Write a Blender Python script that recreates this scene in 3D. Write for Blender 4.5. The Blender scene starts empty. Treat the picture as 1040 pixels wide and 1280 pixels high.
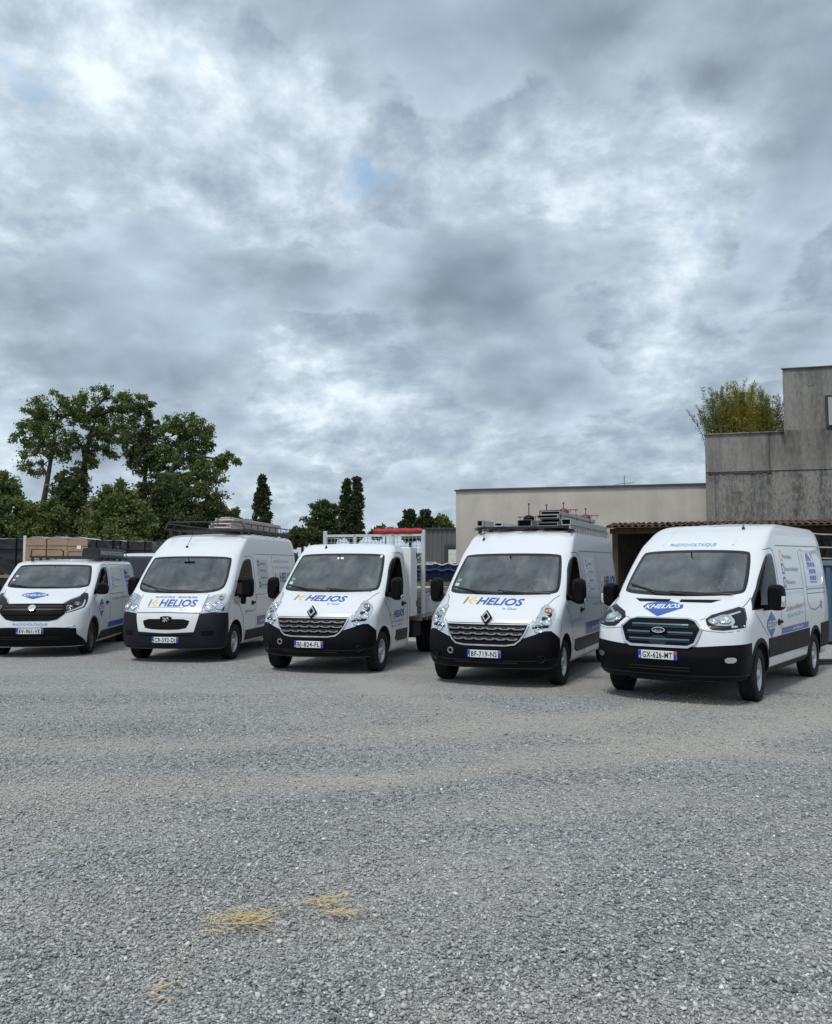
import bpy, bmesh, math, random
import numpy as np
from mathutils import Vector, Matrix, Euler
from mathutils.bvhtree import BVHTree
from mathutils.geometry import tessellate_polygon
from mathutils.interpolate import poly_3d_calc

random.seed(7)
rng = np.random.default_rng(7)
R = math.radians
SC = bpy.context.scene
COL = SC.collection
CAM_H = 1.752

# ------------------------------------------------------------------ camera
cam_data = bpy.data.cameras.new('camera')
cam_data.sensor_fit = 'VERTICAL'
cam_data.sensor_height = 36.0
cam_data.lens = 36.0 * 1076.0 / 1280.0
cam_data.clip_start = 0.05
cam_data.clip_end = 3000
cam = bpy.data.objects.new('camera', cam_data)
COL.objects.link(cam)
cam.location = (0, 0, CAM_H)
cam.rotation_euler = (math.pi / 2 + 0.0663, 0, 0)
SC.camera = cam

# ------------------------------------------------------------------ node helpers
class NT:
    def __init__(s, tree):
        s.t = tree
    def n(s, kind, **kw):
        nd = s.t.nodes.new(kind)
        ins = kw.pop('ins', {})
        for k, v in kw.items():
            setattr(nd, k, v)
        for k, v in ins.items():
            s.set(nd.inputs[k], v)
        return nd
    def set(s, sock, v):
        if isinstance(v, bpy.types.NodeSocket):
            s.t.links.new(v, sock)
        elif isinstance(v, (tuple, list)) and sock.type == 'RGBA' and len(v) == 3:
            sock.default_value = (*v, 1)
        else:
            sock.default_value = v
    def math(s, op, a, b=None, c=None, clamp=False):
        nd = s.t.nodes.new('ShaderNodeMath'); nd.operation = op; nd.use_clamp = clamp
        for i, v in enumerate((a, b, c)):
            if v is not None: s.set(nd.inputs[i], v)
        return nd.outputs[0]
    def mix(s, f, a, b, blend='MIX'):
        nd = s.t.nodes.new('ShaderNodeMix'); nd.data_type = 'RGBA'; nd.blend_type = blend
        s.set(nd.inputs[0], f); s.set(nd.inputs[6], a); s.set(nd.inputs[7], b)
        return nd.outputs[2]
    def ramp(s, f, stops):
        nd = s.t.nodes.new('ShaderNodeValToRGB')
        e = nd.color_ramp.elements
        while len(e) < len(stops): e.new(0.5)
        for el, (p, c) in zip(e, stops):
            el.position = p
            el.color = (*c, 1) if isinstance(c, (tuple, list)) else (c, c, c, 1)
        s.set(nd.inputs[0], f)
        return nd.outputs[0]
    def noise(s, vec, scale, detail=4, rough=.5, dist=0.0):
        nd = s.t.nodes.new('ShaderNodeTexNoise')
        s.set(nd.inputs['Scale'], scale); s.set(nd.inputs['Detail'], detail)
        s.set(nd.inputs['Roughness'], rough); s.set(nd.inputs['Distortion'], dist)
        if vec is not None: s.set(nd.inputs['Vector'], vec)
        return nd.outputs[0]
    def voro(s, vec, scale, feature='F1', out=0):
        nd = s.t.nodes.new('ShaderNodeTexVoronoi'); nd.feature = feature
        s.set(nd.inputs['Scale'], scale); s.set(nd.inputs['Vector'], vec)
        return nd.outputs[out]

# ------------------------------------------------------------------ sky, sun, exposure
SUN_EL, SUN_AZ = 60.0, 208.0       # azimuth the light comes from, clockwise from +Y
world = bpy.data.worlds.new('World')
SC.world = world
world.use_nodes = True
wt = world.node_tree
wt.nodes.clear()
W = NT(wt)
def dir_px(x, y):
    p = 0.0663
    a, b = (x - 520) / 1076, (640 - y) / 1076
    v = Vector((a, math.cos(p) - b * math.sin(p), math.sin(p) + b * math.cos(p)))
    return v.normalized()
geo = W.n('ShaderNodeTexCoord').outputs['Generated']
nrm = W.n('ShaderNodeVectorMath', operation='NORMALIZE', ins={0: geo}).outputs[0]
sep = W.n('ShaderNodeSeparateXYZ', ins={0: nrm})
# direction stretched towards the horizon so that distant clouds look smaller and flatter
zc = W.math('ADD', W.math('MAXIMUM', sep.outputs[2], 0.0), 0.50)
inv = W.math('DIVIDE', 1.0, zc)
dome = W.n('ShaderNodeVectorMath', operation='SCALE', ins={0: nrm, 'Scale': inv}).outputs[0]
dome = W.n('ShaderNodeVectorMath', operation='MULTIPLY', ins={0: dome, 1: (1.0, 1.0, 1.35)}).outputs[0]
def warped(scale, amt, seed):
    o = W.n('ShaderNodeVectorMath', operation='ADD', ins={0: dome, 1: (seed, seed * .7, -seed)}).outputs[0]
    w = W.n('ShaderNodeTexNoise', ins={'Vector': o, 'Scale': scale, 'Detail': 2.0}).outputs['Color']
    return W.n('ShaderNodeVectorMath', operation='MULTIPLY_ADD', ins={0: w, 1: (amt, amt, amt), 2: o}).outputs[0]
def blob(x, y, k):
    d = dir_px(x, y)
    dot = W.n('ShaderNodeVectorMath', operation='DOT_PRODUCT', ins={0: nrm, 1: tuple(d)}).outputs['Value']
    return W.math('EXPONENT', W.math('MULTIPLY', W.math('SUBTRACT', dot, 1.0), k))
def banks(acc, lst):
    for x, y, k, a in lst:
        acc = W.math('MULTIPLY_ADD', blob(x, y, k), a, acc)
    return acc
# upper sheet: bright mottled cloud, thinnest where the banks are positive
wv = warped(2.4, .12, 3.1)
hi = W.math('ADD', W.math('MULTIPLY', W.noise(wv, 4.2, 6, .57), .62), W.math('MULTIPLY_ADD', W.noise(wv, 13.0, 6, .62), .56, -.078))
hi = banks(hi, [(40, 40, 90, .06), (150, 110, 160, .07), (290, 150, 240, .08), (430, 225, 340, .12), (560, 190, 300, .06), (690, 200, 300, .08), (880, 170, 300, .11), (840, 300, 300, .06),
    (840, 390, 260, .07), (440, 500, 500, .09), (350, 475, 600, .08), (450, 40, 120, -.08), (700, 30, 80, -.08), (980, 100, 90, -.08), (250, 330, 90, -.03), (600, 450, 120, -.05)])
# lower clouds: separate lumps with defined edges, darker where they are thick
wl_ = warped(3.0, .10, 8.3)
lo = W.math('ADD', W.math('MULTIPLY', W.noise(wl_, 2.6, 5, .50), .68), W.math('MULTIPLY', W.noise(wl_, 8.5, 6, .60), .32))
def cauli(vec, scale):
    nd = W.n('ShaderNodeTexVoronoi', feature='SMOOTH_F1', ins={'Vector': vec, 'Scale': scale, 'Smoothness': .75})
    return W.math('SUBTRACT', .5, nd.outputs['Distance'])
wc = warped(9.0, .05, 8.3)
c6, c13 = cauli(wc, 6.0), cauli(wc, 13.0)
puffs = W.math('ADD', W.math('MULTIPLY', c6, .16), W.math('MULTIPLY', c13, .12))
lo = W.math('ADD', lo, W.math('SUBTRACT', puffs, .035))
hi = W.math('ADD', hi, W.math('MULTIPLY', W.math('SUBTRACT', puffs, .055), .6))
lo = banks(lo, [(110, 230, 200, .07), (60, 400, 160, .10), (230, 300, 240, .07), (330, 320, 260, .07), (590, 350, 320, .13), (620, 490, 200, .14), (700, 270, 300, .06), (800, 300, 700, .08), (600, 60, 90, .11), (430, 30, 160, .08),
    (960, 60, 100, .10), (1010, 250, 160, .09), (160, 460, 240, .07), (700, 540, 300, .05), (300, 100, 140, -.09), (430, 225, 340, -.12), (880, 170, 300, -.09), (60, 80, 110, -.11), (440, 500, 900, -.09), (350, 475, 900, -.08), (860, 390, 300, -.07), (690, 200, 500, -.06)])
cloud_hi = W.ramp(hi, [(.36, (.30, .345, .405)), (.46, (.39, .44, .50)), (.54, (.50, .55, .60)), (.62, (.66, .70, .745)), (.70, (.84, .86, .885))])
thick = W.ramp(lo, [(.50, 0.0), (.532, .72), (.62, .93)])
cloud_lo = W.ramp(lo, [(.50, (.52, .57, .63)), (.55, (.42, .47, .53)), (.61, (.345, .39, .45)), (.70, (.285, .325, .385))])
def relief(vec, scale, off, det, rough):
    sh_ = W.n('ShaderNodeVectorMath', operation='ADD', ins={0: vec, 1: (off, 0, -off * 1.5)}).outputs[0]
    return W.math('SUBTRACT', W.noise(sh_, scale, det, rough), W.noise(vec, scale, det, rough))
wsh = W.n('ShaderNodeVectorMath', operation='ADD', ins={0: wc, 1: (.018, 0, -.03)}).outputs[0]
rp = W.math('SUBTRACT', c6, cauli(wsh, 6.0))
rl = W.math('ADD', relief(wl_, 5.0, .05, 3, .5), W.math('MULTIPLY', rp, .9))
cloud_lo = W.n('ShaderNodeVectorMath', operation='SCALE', ins={0: cloud_lo, 'Scale': W.math('MULTIPLY_ADD', rl, 1.1, 1.0)}).outputs[0]
# ragged breaks where the blue shows
gw = W.n('ShaderNodeTexNoise', ins={'Vector': nrm, 'Scale': 15.0, 'Detail': 5.0, 'Roughness': .6}).outputs['Color']
gw = W.n('ShaderNodeVectorMath', operation='MULTIPLY_ADD', ins={0: gw, 1: (.13, .13, .09), 2: (-.065, -.065, -.045)}).outputs[0]
nrm0 = nrm
nrm = W.n('ShaderNodeVectorMath', operation='NORMALIZE', ins={0: W.n('ShaderNodeVectorMath', operation='ADD', ins={0: nrm0, 1: gw}).outputs[0]}).outputs[0]
gapb = banks(0.0, [(452, 218, 2600, 1.0), (470, 228, 5000, .6), (22, 90, 3000, 1.0), (72, 116, 5000, .8), (235, 62, 4000, .8), (885, 285, 4500, .85), (105, 12, 2500, .8)])
nrm = nrm0
gapn = W.math('ADD', W.math('MULTIPLY', W.noise(wv, 26.0, 5, .68), 1.3), W.math('MULTIPLY_ADD', W.noise(wv, 10.0, 4, .55), 1.2, -.72))
gap = W.math('MULTIPLY', gapb, gapn)
hole = W.ramp(gap, [(.24, 0.0), (.48, .22), (.72, .5)])
cloud = W.mix(hole, cloud_hi, (.26, .44, .70))
cloud = W.mix(W.math('MULTIPLY', thick, W.math('SUBTRACT', 1.0, hole)), cloud, cloud_lo)
low = W.ramp(sep.outputs[2], [(.0, .7), (.10, 0.0)])
cloud = W.mix(low, cloud, (.40, .455, .515))
cloud = W.mix(1.0, cloud, (.915, .995, 1.035), 'MULTIPLY')
sky = W.n('ShaderNodeTexSky', sky_type='NISHITA', sun_disc=False, sun_elevation=R(SUN_EL), sun_rotation=R(SUN_AZ), air_density=1.0, dust_density=1.0)
SKY_STRENGTH = 0.1
cloud_s = W.n('ShaderNodeVectorMath', operation='SCALE', ins={0: cloud, 'Scale': 7.9}).outputs[0]
final = W.mix(W.math('MULTIPLY_ADD', hole, .4, .03), cloud_s, sky.outputs[0])
bg = W.n('ShaderNodeBackground', ins={'Color': final, 'Strength': SKY_STRENGTH})
wo = W.n('ShaderNodeOutputWorld')
wt.links.new(bg.outputs[0], wo.inputs[0])

world.cycles.sampling_method = 'MANUAL'
world.cycles.sample_map_resolution = 256
sun_d = bpy.data.lights.new('sun', 'SUN')
sun_d.energy = 1.5
sun_d.angle = R(14)
sun_d.color = (1.0, .97, .92)
sun = bpy.data.objects.new('sun', sun_d)
COL.objects.link(sun)
az = R(SUN_AZ); el = R(SUN_EL)
sdir = Vector((math.sin(az) * math.cos(el), math.cos(az) * math.cos(el), math.sin(el)))
sun.rotation_euler = sdir.to_track_quat('Z', 'Y').to_euler()
sun.location = sdir * 60

SC.cycles.max_bounces = 6
SC.cycles.transparent_max_bounces = 8
SC.view_settings.view_transform = 'Standard'
SC.view_settings.look = 'None'
SC.view_settings.exposure = 0.62
SC.view_settings.gamma = 1.0
SC.view_settings.use_curve_mapping = False

# ------------------------------------------------------------------ object helpers
def tag(o, label=None, cat=None, group=None, kind=None):
    if label: o['label'] = label
    if cat: o['category'] = cat
    if group: o['group'] = group
    if kind: o['kind'] = kind
    return o

def empty(name, loc=(0, 0, 0), rz=0, label=None, cat=None, group=None, parent=None):
    o = bpy.data.objects.new(name, None)
    o.empty_display_size = .2
    COL.objects.link(o)
    o.location = loc
    o.rotation_euler = (0, 0, rz)
    if parent: o.parent = parent
    return tag(o, label, cat, group)

def link(name, me, mat=None, parent=None, smooth=None):
    o = bpy.data.objects.new(name, me)
    COL.objects.link(o)
    if mat is not None and not me.materials:
        me.materials.append(mat)
    if parent: o.parent = parent
    if smooth:
        me.polygons.foreach_set('use_smooth', [True] * len(me.polygons))
        me.set_sharp_from_angle(angle=R(smooth))
    return o

def link_bm(name, bm, mat=None, parent=None, smooth=None):
    me = bpy.data.meshes.new(name)
    bm.normal_update()
    bm.to_mesh(me)
    bm.free()
    return link(name, me, mat, parent, smooth)

def copy_tree(o, parent=None):
    c = o.copy()
    COL.objects.link(c)
    if parent: c.parent = parent
    for ch in list(o.children):
        copy_tree(ch, c)
    return c

def add_box(bm, c, s, rot=None, bevel=0.0, seg=1):
    """box with centre c and full size s added to bm"""
    m = Matrix.Translation(c)
    if rot is not None:
        m = m @ (rot if isinstance(rot, Matrix) else Euler(rot).to_matrix().to_4x4())
    r = bmesh.ops.create_cube(bm, size=1.0, matrix=m @ Matrix.Diagonal((*s, 1)))
    if bevel > 0:
        es = list({e for vv in r['verts'] for e in vv.link_edges})
        bmesh.ops.bevel(bm, geom=es, offset=bevel, segments=seg, profile=.5, affect='EDGES')

def add_tube(bm, pts, rad, seg=8, cap=True):
    """tube through pts; rad is a number or one per point"""
    pts = [Vector(p) for p in pts]
    n = len(pts)
    rads = rad if isinstance(rad, (list, tuple)) else [rad] * n
    rings = []
    ref = None
    for i, p in enumerate(pts):
        d = (pts[min(i + 1, n - 1)] - pts[max(i - 1, 0)]).normalized()
        if ref is None:
            ref = Vector((0, 0, 1)) if abs(d.z) < .9 else Vector((1, 0, 0))
        a = d.cross(ref).normalized()
        b = a.cross(d).normalized()
        ref = b
        ring = []
        for k in range(seg):
            t = 2 * math.pi * k / seg
            ring.append(bm.verts.new(p + (a * math.cos(t) + b * math.sin(t)) * rads[i]))
        rings.append(ring)
    for r0, r1 in zip(rings, rings[1:]):
        for k in range(seg):
            bm.faces.new((r0[k], r0[(k + 1) % seg], r1[(k + 1) % seg], r1[k]))
    if cap:
        bm.faces.new(rings[0][::-1])
        bm.faces.new(rings[-1])

def add_lathe(bm, prof, seg=32, axis='X', close=False):
    """prof: (along axis, radius)"""
    rings = []
    for a, r in prof:
        ring = []
        for k in range(seg):
            t = 2 * math.pi * k / seg
            c, s = r * math.cos(t), r * math.sin(t)
            ring.append(bm.verts.new((a, c, s) if axis == 'X' else ((c, s, a) if axis == 'Z' else (s, a, c))))
        rings.append(ring)
    pairs = list(zip(rings, rings[1:]))
    if close: pairs.append((rings[-1], rings[0]))
    for r0, r1 in pairs:
        for k in range(seg):
            bm.faces.new((r0[k], r1[k], r1[(k + 1) % seg], r0[(k + 1) % seg]))
    return rings

def add_prism(bm, poly, axis, a0, a1):
    """2D polygon extruded along an axis. axis X: (y,z); Y: (x,z); Z: (x,y)"""
    def P(p, t):
        return {'X': (t, p[0], p[1]), 'Y': (p[0], t, p[1]), 'Z': (p[0], p[1], t)}[axis]
    lo = [bm.verts.new(P(p, a0)) for p in poly]
    hi = [bm.verts.new(P(p, a1)) for p in poly]
    n = len(poly)
    fs = [bm.faces.new(lo), bm.faces.new(hi[::-1])]
    for i in range(n):
        fs.append(bm.faces.new((lo[i], hi[i], hi[(i + 1) % n], lo[(i + 1) % n])))
    bmesh.ops.recalc_face_normals(bm, faces=fs)
    return fs

def smooth_poly(poly, n=1, keep=()):
    """Chaikin corner cutting; indices in keep stay sharp"""
    for it in range(n):
        out = []
        for i, p in enumerate(poly):
            if i in keep and it == 0:
                out.append(p)
                continue
            a, c = poly[i - 1], poly[(i + 1) % len(poly)]
            out.append((p[0] * .75 + a[0] * .25, p[1] * .75 + a[1] * .25))
            out.append((p[0] * .75 + c[0] * .25, p[1] * .75 + c[1] * .25))
        poly = out
        keep = ()
    return poly

# ------------------------------------------------------------------ materials
MATS = {}
def mat(name, col, rough=.5, metal=0.0, spec=.5, coat=0.0, var=.0, vscale=3.0, bump=0.0, bscale=40.0):
    if name in MATS: return MATS[name]
    m = bpy.data.materials.new(name)
    m.use_nodes = True
    t = NT(m.node_tree)
    b = m.node_tree.nodes['Principled BSDF']
    b.inputs['Base Color'].default_value = (*col, 1)
    b.inputs['Roughness'].default_value = rough
    b.inputs['Metallic'].default_value = metal
    b.inputs['Specular IOR Level'].default_value = spec
    b.inputs['Coat Weight'].default_value = coat
    b.inputs['Coat Roughness'].default_value = .06
    pos = t.n('ShaderNodeTexCoord').outputs['Object']
    if var > 0:
        f = t.noise(pos, vscale, 6, .6)
        f = t.ramp(f, [(.3, 1 - var), (.7, 1 + var * .5)])
        t.set(b.inputs['Base Color'], t.mix(1.0, (*col, 1), f, 'MULTIPLY'))
        t.set(b.inputs['Roughness'], t.math('MULTIPLY_ADD', t.noise(pos, vscale * 2.3, 4), .3 * rough, rough * .85))
    if bump > 0:
        bn = t.n('ShaderNodeBump', ins={'Strength': bump, 'Distance': .01, 'Height': t.noise(pos, bscale, 5, .6)})
        t.set(b.inputs['Normal'], bn.outputs[0])
    MATS[name] = m
    return m

def paint_mat(name, col):
    """van paint: clear coat over white, road dust and streaks low down"""
    m = bpy.data.materials.new(name); m.use_nodes = True
    t = NT(m.node_tree); b = m.node_tree.nodes['Principled BSDF']
    pos = t.n('ShaderNodeTexCoord').outputs['Object']
    s = t.n('ShaderNodeSeparateXYZ', ins={0: pos})
    dust = t.math('MULTIPLY', t.ramp(s.outputs[2], [(.25, 1.0), (1.05, 0.0)]), t.ramp(t.noise(pos, 2.4, 8, .65), [(.35, .1), (.75, .8)]))
    streak = t.ramp(t.noise(t.n('ShaderNodeMapping', ins={'Vector': pos, 'Scale': (9, 9, .8)}).outputs[0], 1.0, 5, .6), [(.55, 0.0), (.8, .12)])
    c = t.mix(t.math('MULTIPLY', dust, .75), (*col, 1), (.42, .40, .36, 1))
    c = t.mix(streak, c, (.5, .49, .46, 1))
    t.set(b.inputs['Base Color'], c)
    t.set(b.inputs['Roughness'], t.math('MULTIPLY_ADD', dust, .35, .28))
    b.inputs['Coat Weight'].default_value = .6
    b.inputs['Coat Roughness'].default_value = .05
    MATS[name] = m
    return m

def glass_mat(name, tint, base=.055, ior=1.62, rough=.015, dust=0.0):
    m = bpy.data.materials.new(name); m.use_nodes = True
    nt = m.node_tree; nt.nodes.clear(); t = NT(nt)
    lw = t.n('ShaderNodeFresnel', ins={'IOR': ior})
    tr = t.n('ShaderNodeBsdfTransparent', ins={'Color': (*tint, 1)})
    gl = t.n('ShaderNodeBsdfGlossy', ins={'Color': (.95, 1.0, 1.0, 1), 'Roughness': rough})
    f = t.math('ADD', t.math('MULTIPLY', lw.outputs[0], 1.0), base)
    mx = t.n('ShaderNodeMixShader', ins={0: f, 1: tr.outputs[0], 2: gl.outputs[0]})
    if dust > 0:  # whitish streaky film that paints in a lighter sky reflection
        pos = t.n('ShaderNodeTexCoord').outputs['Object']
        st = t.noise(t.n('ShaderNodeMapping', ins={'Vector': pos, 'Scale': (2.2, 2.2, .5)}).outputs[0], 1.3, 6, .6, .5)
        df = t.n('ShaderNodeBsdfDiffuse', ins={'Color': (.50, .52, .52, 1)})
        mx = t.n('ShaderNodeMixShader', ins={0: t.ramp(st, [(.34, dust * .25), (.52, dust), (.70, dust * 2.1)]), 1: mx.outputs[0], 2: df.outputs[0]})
    o = t.n('ShaderNodeOutputMaterial', ins={0: mx.outputs[0]})
    MATS[name] = m
    return m

PAINT = paint_mat('white_paint', (.715, .74, .765))
BLACK = mat('black_plastic', (.004, .0041, .0058), .5, spec=.13, var=.25, bump=.05, bscale=160)
DKGREY = mat('charcoal_plastic', (.016, .0165, .020), .5, spec=.3, var=.25)
GAP = mat('panel_gap', (.055, .055, .06), .7)
RUBBER = mat('rubber', (.018, .018, .019), .85, spec=.25, var=.5, vscale=8)
ARCH = mat('wheel_housing', (.012, .012, .012), .9)
CABIN = mat('cabin_trim', (.10, .105, .11), .8, var=.2)
SEATM = mat('seat_cloth', (.10, .105, .115), .9, var=.3)
DASH = mat('dashboard_grey', (.17, .175, .18), .7, var=.2)
CHROME = mat('chrome', (.75, .76, .78), .12, 1.0)
SILVER = mat('wheel_silver', (.50, .51, .52), .32, .85, var=.2)
STEEL = mat('galvanised_steel', (.45, .46, .47), .45, .7, var=.25, vscale=9)
ALU = mat('aluminium', (.50, .50, .49), .42, .45, var=.3, vscale=6)
BLKMET = mat('black_metal', (.02, .02, .022), .5, var=.2)
BLUE = mat('vinyl_blue', (.018, .085, .36), .35, coat=.3)
LBLUE = mat('vinyl_sky_blue', (.12, .32, .62), .4)
GREYV = mat('vinyl_grey', (.17, .19, .23), .5)
PALEV = mat('vinyl_pale_grey', (.55, .57, .60), .5)
YELLOW = mat('vinyl_yellow', (.72, .52, .06), .45)
ORANGE = mat('vinyl_orange', (.75, .33, .08), .45)
WHITEV = mat('vinyl_white', (.82, .83, .84), .4)
PLATE = mat('plate_white', (.72, .74, .76), .35)
PLBLUE = mat('plate_blue', (.01, .06, .42), .4)
PLRED = mat('plate_red', (.55, .06, .05), .4)
INK = mat('ink_black', (.0035, .0035, .0042), .5, spec=.12)
FRIT = mat('glass_frit', (.012, .013, .015), .15, spec=.6)
AMBER = mat('amber_lens', (.55, .20, .04), .2)
HLBACK = mat('lamp_reflector', (.80, .82, .84), .14, .85)
HLDARK = mat('lamp_bezel', (.012, .013, .016), .35, spec=.3)
GLASS = glass_mat('window_glass', (.80, .86, .86), .10, dust=.11)  # windscreens: pale film stands in for a stronger sky reflection
SGLASS = glass_mat('side_glass', (.22, .24, .24), .0, 1.16)
LENS = glass_mat('lamp_lens', (.96, .97, .98), .0, 1.14)

# ------------------------------------------------------------------ van shells
def interp_rows(rows, sub=4):
    rows = [np.array(r, float) for r in rows]
    out = []
    n = len(rows)
    for i in range(n - 1):
        p0, p1, p2, p3 = rows[max(i - 1, 0)], rows[i], rows[i + 1], rows[min(i + 2, n - 1)]
        for k in range(sub):
            t = k / sub
            m1, m2 = (p2 - p0) * .42, (p3 - p1) * .42
            h00 = 2 * t**3 - 3 * t**2 + 1; h10 = t**3 - 2 * t**2 + t
            h01 = -2 * t**3 + 3 * t**2; h11 = t**3 - t**2
            out.append(h00 * p1 + h10 * m1 + h01 * p2 + h11 * m2)
    out.append(rows[-1])
    for a, b in zip(out, out[1:]):
        if b[0] <= a[0]: b[0] = a[0] + .001
    return out

class Shell:
    NF, MS, KR = 20, 14, 6
    def __init__(s, rows, yr, camber=.012, cr=.14, rear_lean=.03, bulge=.0):
        ring_rows = interp_rows(rows)
        s.rows = ring_rows
        verts, faces = [], []
        ztop = rows[-1][0]
        rings = []
        for (z, yf, cs, w, n) in ring_rows:
            half = []
            for i in range(s.NF + 1):
                th = math.pi / 2 * i / s.NF
                x = w * math.sin(th) ** (2 / n) if th > 0 else 0.0
                y = yf + cs - cs * max(math.cos(th), 0) ** (2 / n)
                half.append((x, y))
            y0 = yf + cs
            top = max(0, (z - (ztop - .25)) / .25)
            yy = yr - rear_lean * (z / ztop) - (.11 if yr > 2 else .03) * top ** 2
            crr = cr + (.1 if yr > 2 else .02) * top
            y1 = yy - crr
            for i in range(1, s.MS + 1):
                t = i / s.MS
                half.append((w, y0 + (y1 - y0) * t))
            wr = w
            for i in range(1, s.KR + 1):
                th = math.pi / 2 * i / s.KR
                half.append((wr - crr + crr * math.cos(th), y1 + crr * math.sin(th)))
            half.append((0.0, yy))
            rings.append((z, half))
        L = len(rings[0][1])
        s.L = L
        n_ring = 2 * L - 2
        for z, half in rings:
            for x, y in half: verts.append((x, y, z))
            for x, y in half[-2:0:-1]: verts.append((-x, y, z))
        nr = len(rings)
        for i in range(nr - 1):
            a, b = i * n_ring, (i + 1) * n_ring
            for k in range(n_ring):
                k2 = (k + 1) % n_ring
                faces.append((a + k, a + k2, b + k2, b + k))
        # roof cap with camber, strips across the width
        base = (nr - 1) * n_ring
        C = 6
        z, half = rings[-1]
        idx = []
        for k in range(L):
            if k in (0, L - 1):
                idx.append([base + k]); continue
            row = [base + k]
            x, y = half[k]
            edge = min(1, k / 10, (L - 1 - k) / 4)
            for c in range(1, C):
                xx = x * (1 - 2 * c / C)
                verts.append((xx, y, z + camber * edge * (1 - (xx / x) ** 2)))
                row.append(len(verts) - 1)
            row.append(base + n_ring - k)
            idx.append(row)
        for k in range(L - 1):
            r0, r1 = idx[k], idx[k + 1]
            if len(r0) == 1:
                for c in range(C): faces.append((r0[0], r1[c], r1[c + 1]))
            elif len(r1) == 1:
                for c in range(C): faces.append((r0[c], r1[0], r0[c + 1]))
            else:
                for c in range(C): faces.append((r0[c], r1[c], r1[c + 1], r0[c + 1]))
        faces.append(tuple(range(n_ring))[::-1])
        me = bpy.data.meshes.new('body')
        me.from_pydata(verts, [], faces)
        bm = bmesh.new(); bm.from_mesh(me)
        bmesh.ops.recalc_face_normals(bm, faces=bm.faces[:])
        bm.to_mesh(me)
        bm.faces.ensure_lookup_table()
        bmesh.ops.triangulate(bm, faces=bm.faces[:])
        bm.normal_update()
        s.co = [vv.co.copy() for vv in bm.verts]
        s.no = [vv.normal.copy() for vv in bm.verts]
        s.tri = [[vv.index for vv in f.verts] for f in bm.faces]
        s.bvh = BVHTree.FromPolygons(s.co, s.tri)
        bm.free()
        s.me = me
        s.yr = yr
    AX = 0.55
    def hit(s, proj, u, v):
        if proj == 'cyl':
            a = R(u)
            d = Vector((-math.sin(a), math.cos(a), 0))
            o = Vector((0, s.AX, v)) - d * 4
        elif proj == 'front':
            o, d = Vector((u, -4, v)), Vector((0, 1, 0))
        elif proj == 'side':
            o, d = Vector((4, u, v)), Vector((-1, 0, 0))
        elif proj == 'pside':
            o, d = Vector((-4, u, v)), Vector((1, 0, 0))
        elif proj == 'top':
            o, d = Vector((u, v, 5)), Vector((0, 0, -1))
        elif proj == 'rear':
            o, d = Vector((u, 9, v)), Vector((0, -1, 0))
        loc, no, i, dist = s.bvh.ray_cast(o, d)
        if loc is None:
            loc, no, i, dist = s.bvh.find_nearest(o + d * 4)
        t = s.tri[i]
        w = poly_3d_calc([s.co[k] for k in t], loc)
        nn = (s.no[t[0]] * w[0] + s.no[t[1]] * w[1] + s.no[t[2]] * w[2]).normalized()
        if nn.dot(no) < .5: nn = no
        return loc, nn

def grid_poly(poly, du, dv, holes=()):
    bm = bmesh.new()
    loops = [[Vector((p[0], p[1], 0)) for p in lp] for lp in (poly, *holes)]
    flat = [p for lp in loops for p in lp]
    vs = [bm.verts.new(p) for p in flat]
    for t in tessellate_polygon(loops):
        try: bm.faces.new([vs[i] for i in t])
        except ValueError: pass
    us = [p.x for p in flat]; ws = [p.y for p in flat]
    for lo, hi, st, no in ((min(us), max(us), du, (1, 0, 0)), (min(ws), max(ws), dv, (0, 1, 0))):
        if st <= 0: continue
        k = math.floor(lo / st) + 1
        while k * st < hi - 1e-6:
            co = (k * st, 0, 0) if no[0] else (0, k * st, 0)
            bmesh.ops.bisect_plane(bm, geom=bm.verts[:] + bm.edges[:] + bm.faces[:], dist=1e-6, plane_co=co, plane_no=no)
            k += 1
    return bm

def patch(name, sh, poly, proj, material, parent, off=.004, du=None, dv=.05, skirt=.012, holes=(), label=None):
    """a panel that follows the shell: polygon in projection coordinates laid on the body, with real edges"""
    if du is None: du = 2.5 if proj == 'cyl' else .06
    bm = grid_poly(poly, du, dv, holes)
    bm.verts.index_update()
    co, no = [], []
    for vv in bm.verts:
        l, n = sh.hit(proj, vv.co.x, vv.co.y)
        co.append(l + n * off); no.append(n)
    faces = [[vv.index for vv in f.verts] for f in bm.faces]
    # orient outwards
    out = []
    for f in faces:
        a, b, c = co[f[0]], co[f[1]], co[f[2]]
        nn = (b - a).cross(c - a)
        out.append(f if nn.dot(no[f[0]]) >= 0 else f[::-1])
    border = [[vv.index for vv in e.verts] for e in bm.edges if len(e.link_faces) == 1]
    edge_dir = {}
    for f in out:
        for i in range(len(f)):
            edge_dir[(f[i], f[(i + 1) % len(f)])] = 1
    bm.free()
    n0 = len(co)
    if skirt > 0:
        for a, b in border:
            if (a, b) not in edge_dir: a, b = b, a
            k = len(co)
            co += [co[a], co[b], co[b] - no[b] * skirt, co[a] - no[a] * skirt]
            e = (co[b] - co[a]); sn = e.cross(no[a])
            sn = sn.normalized() if sn.length > 1e-9 else no[a]
            no += [sn] * 4
            out.append([k + 1, k, k + 3, k + 2])
    me = bpy.data.meshes.new(name)
    me.from_pydata([tuple(c) for c in co], [], out)
    me.polygons.foreach_set('use_smooth', [True] * len(me.polygons))
    me.normals_split_custom_set_from_vertices([tuple(n) for n in no])
    o = link(name, me, material, parent)
    if label: o['label'] = label
    return o

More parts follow.
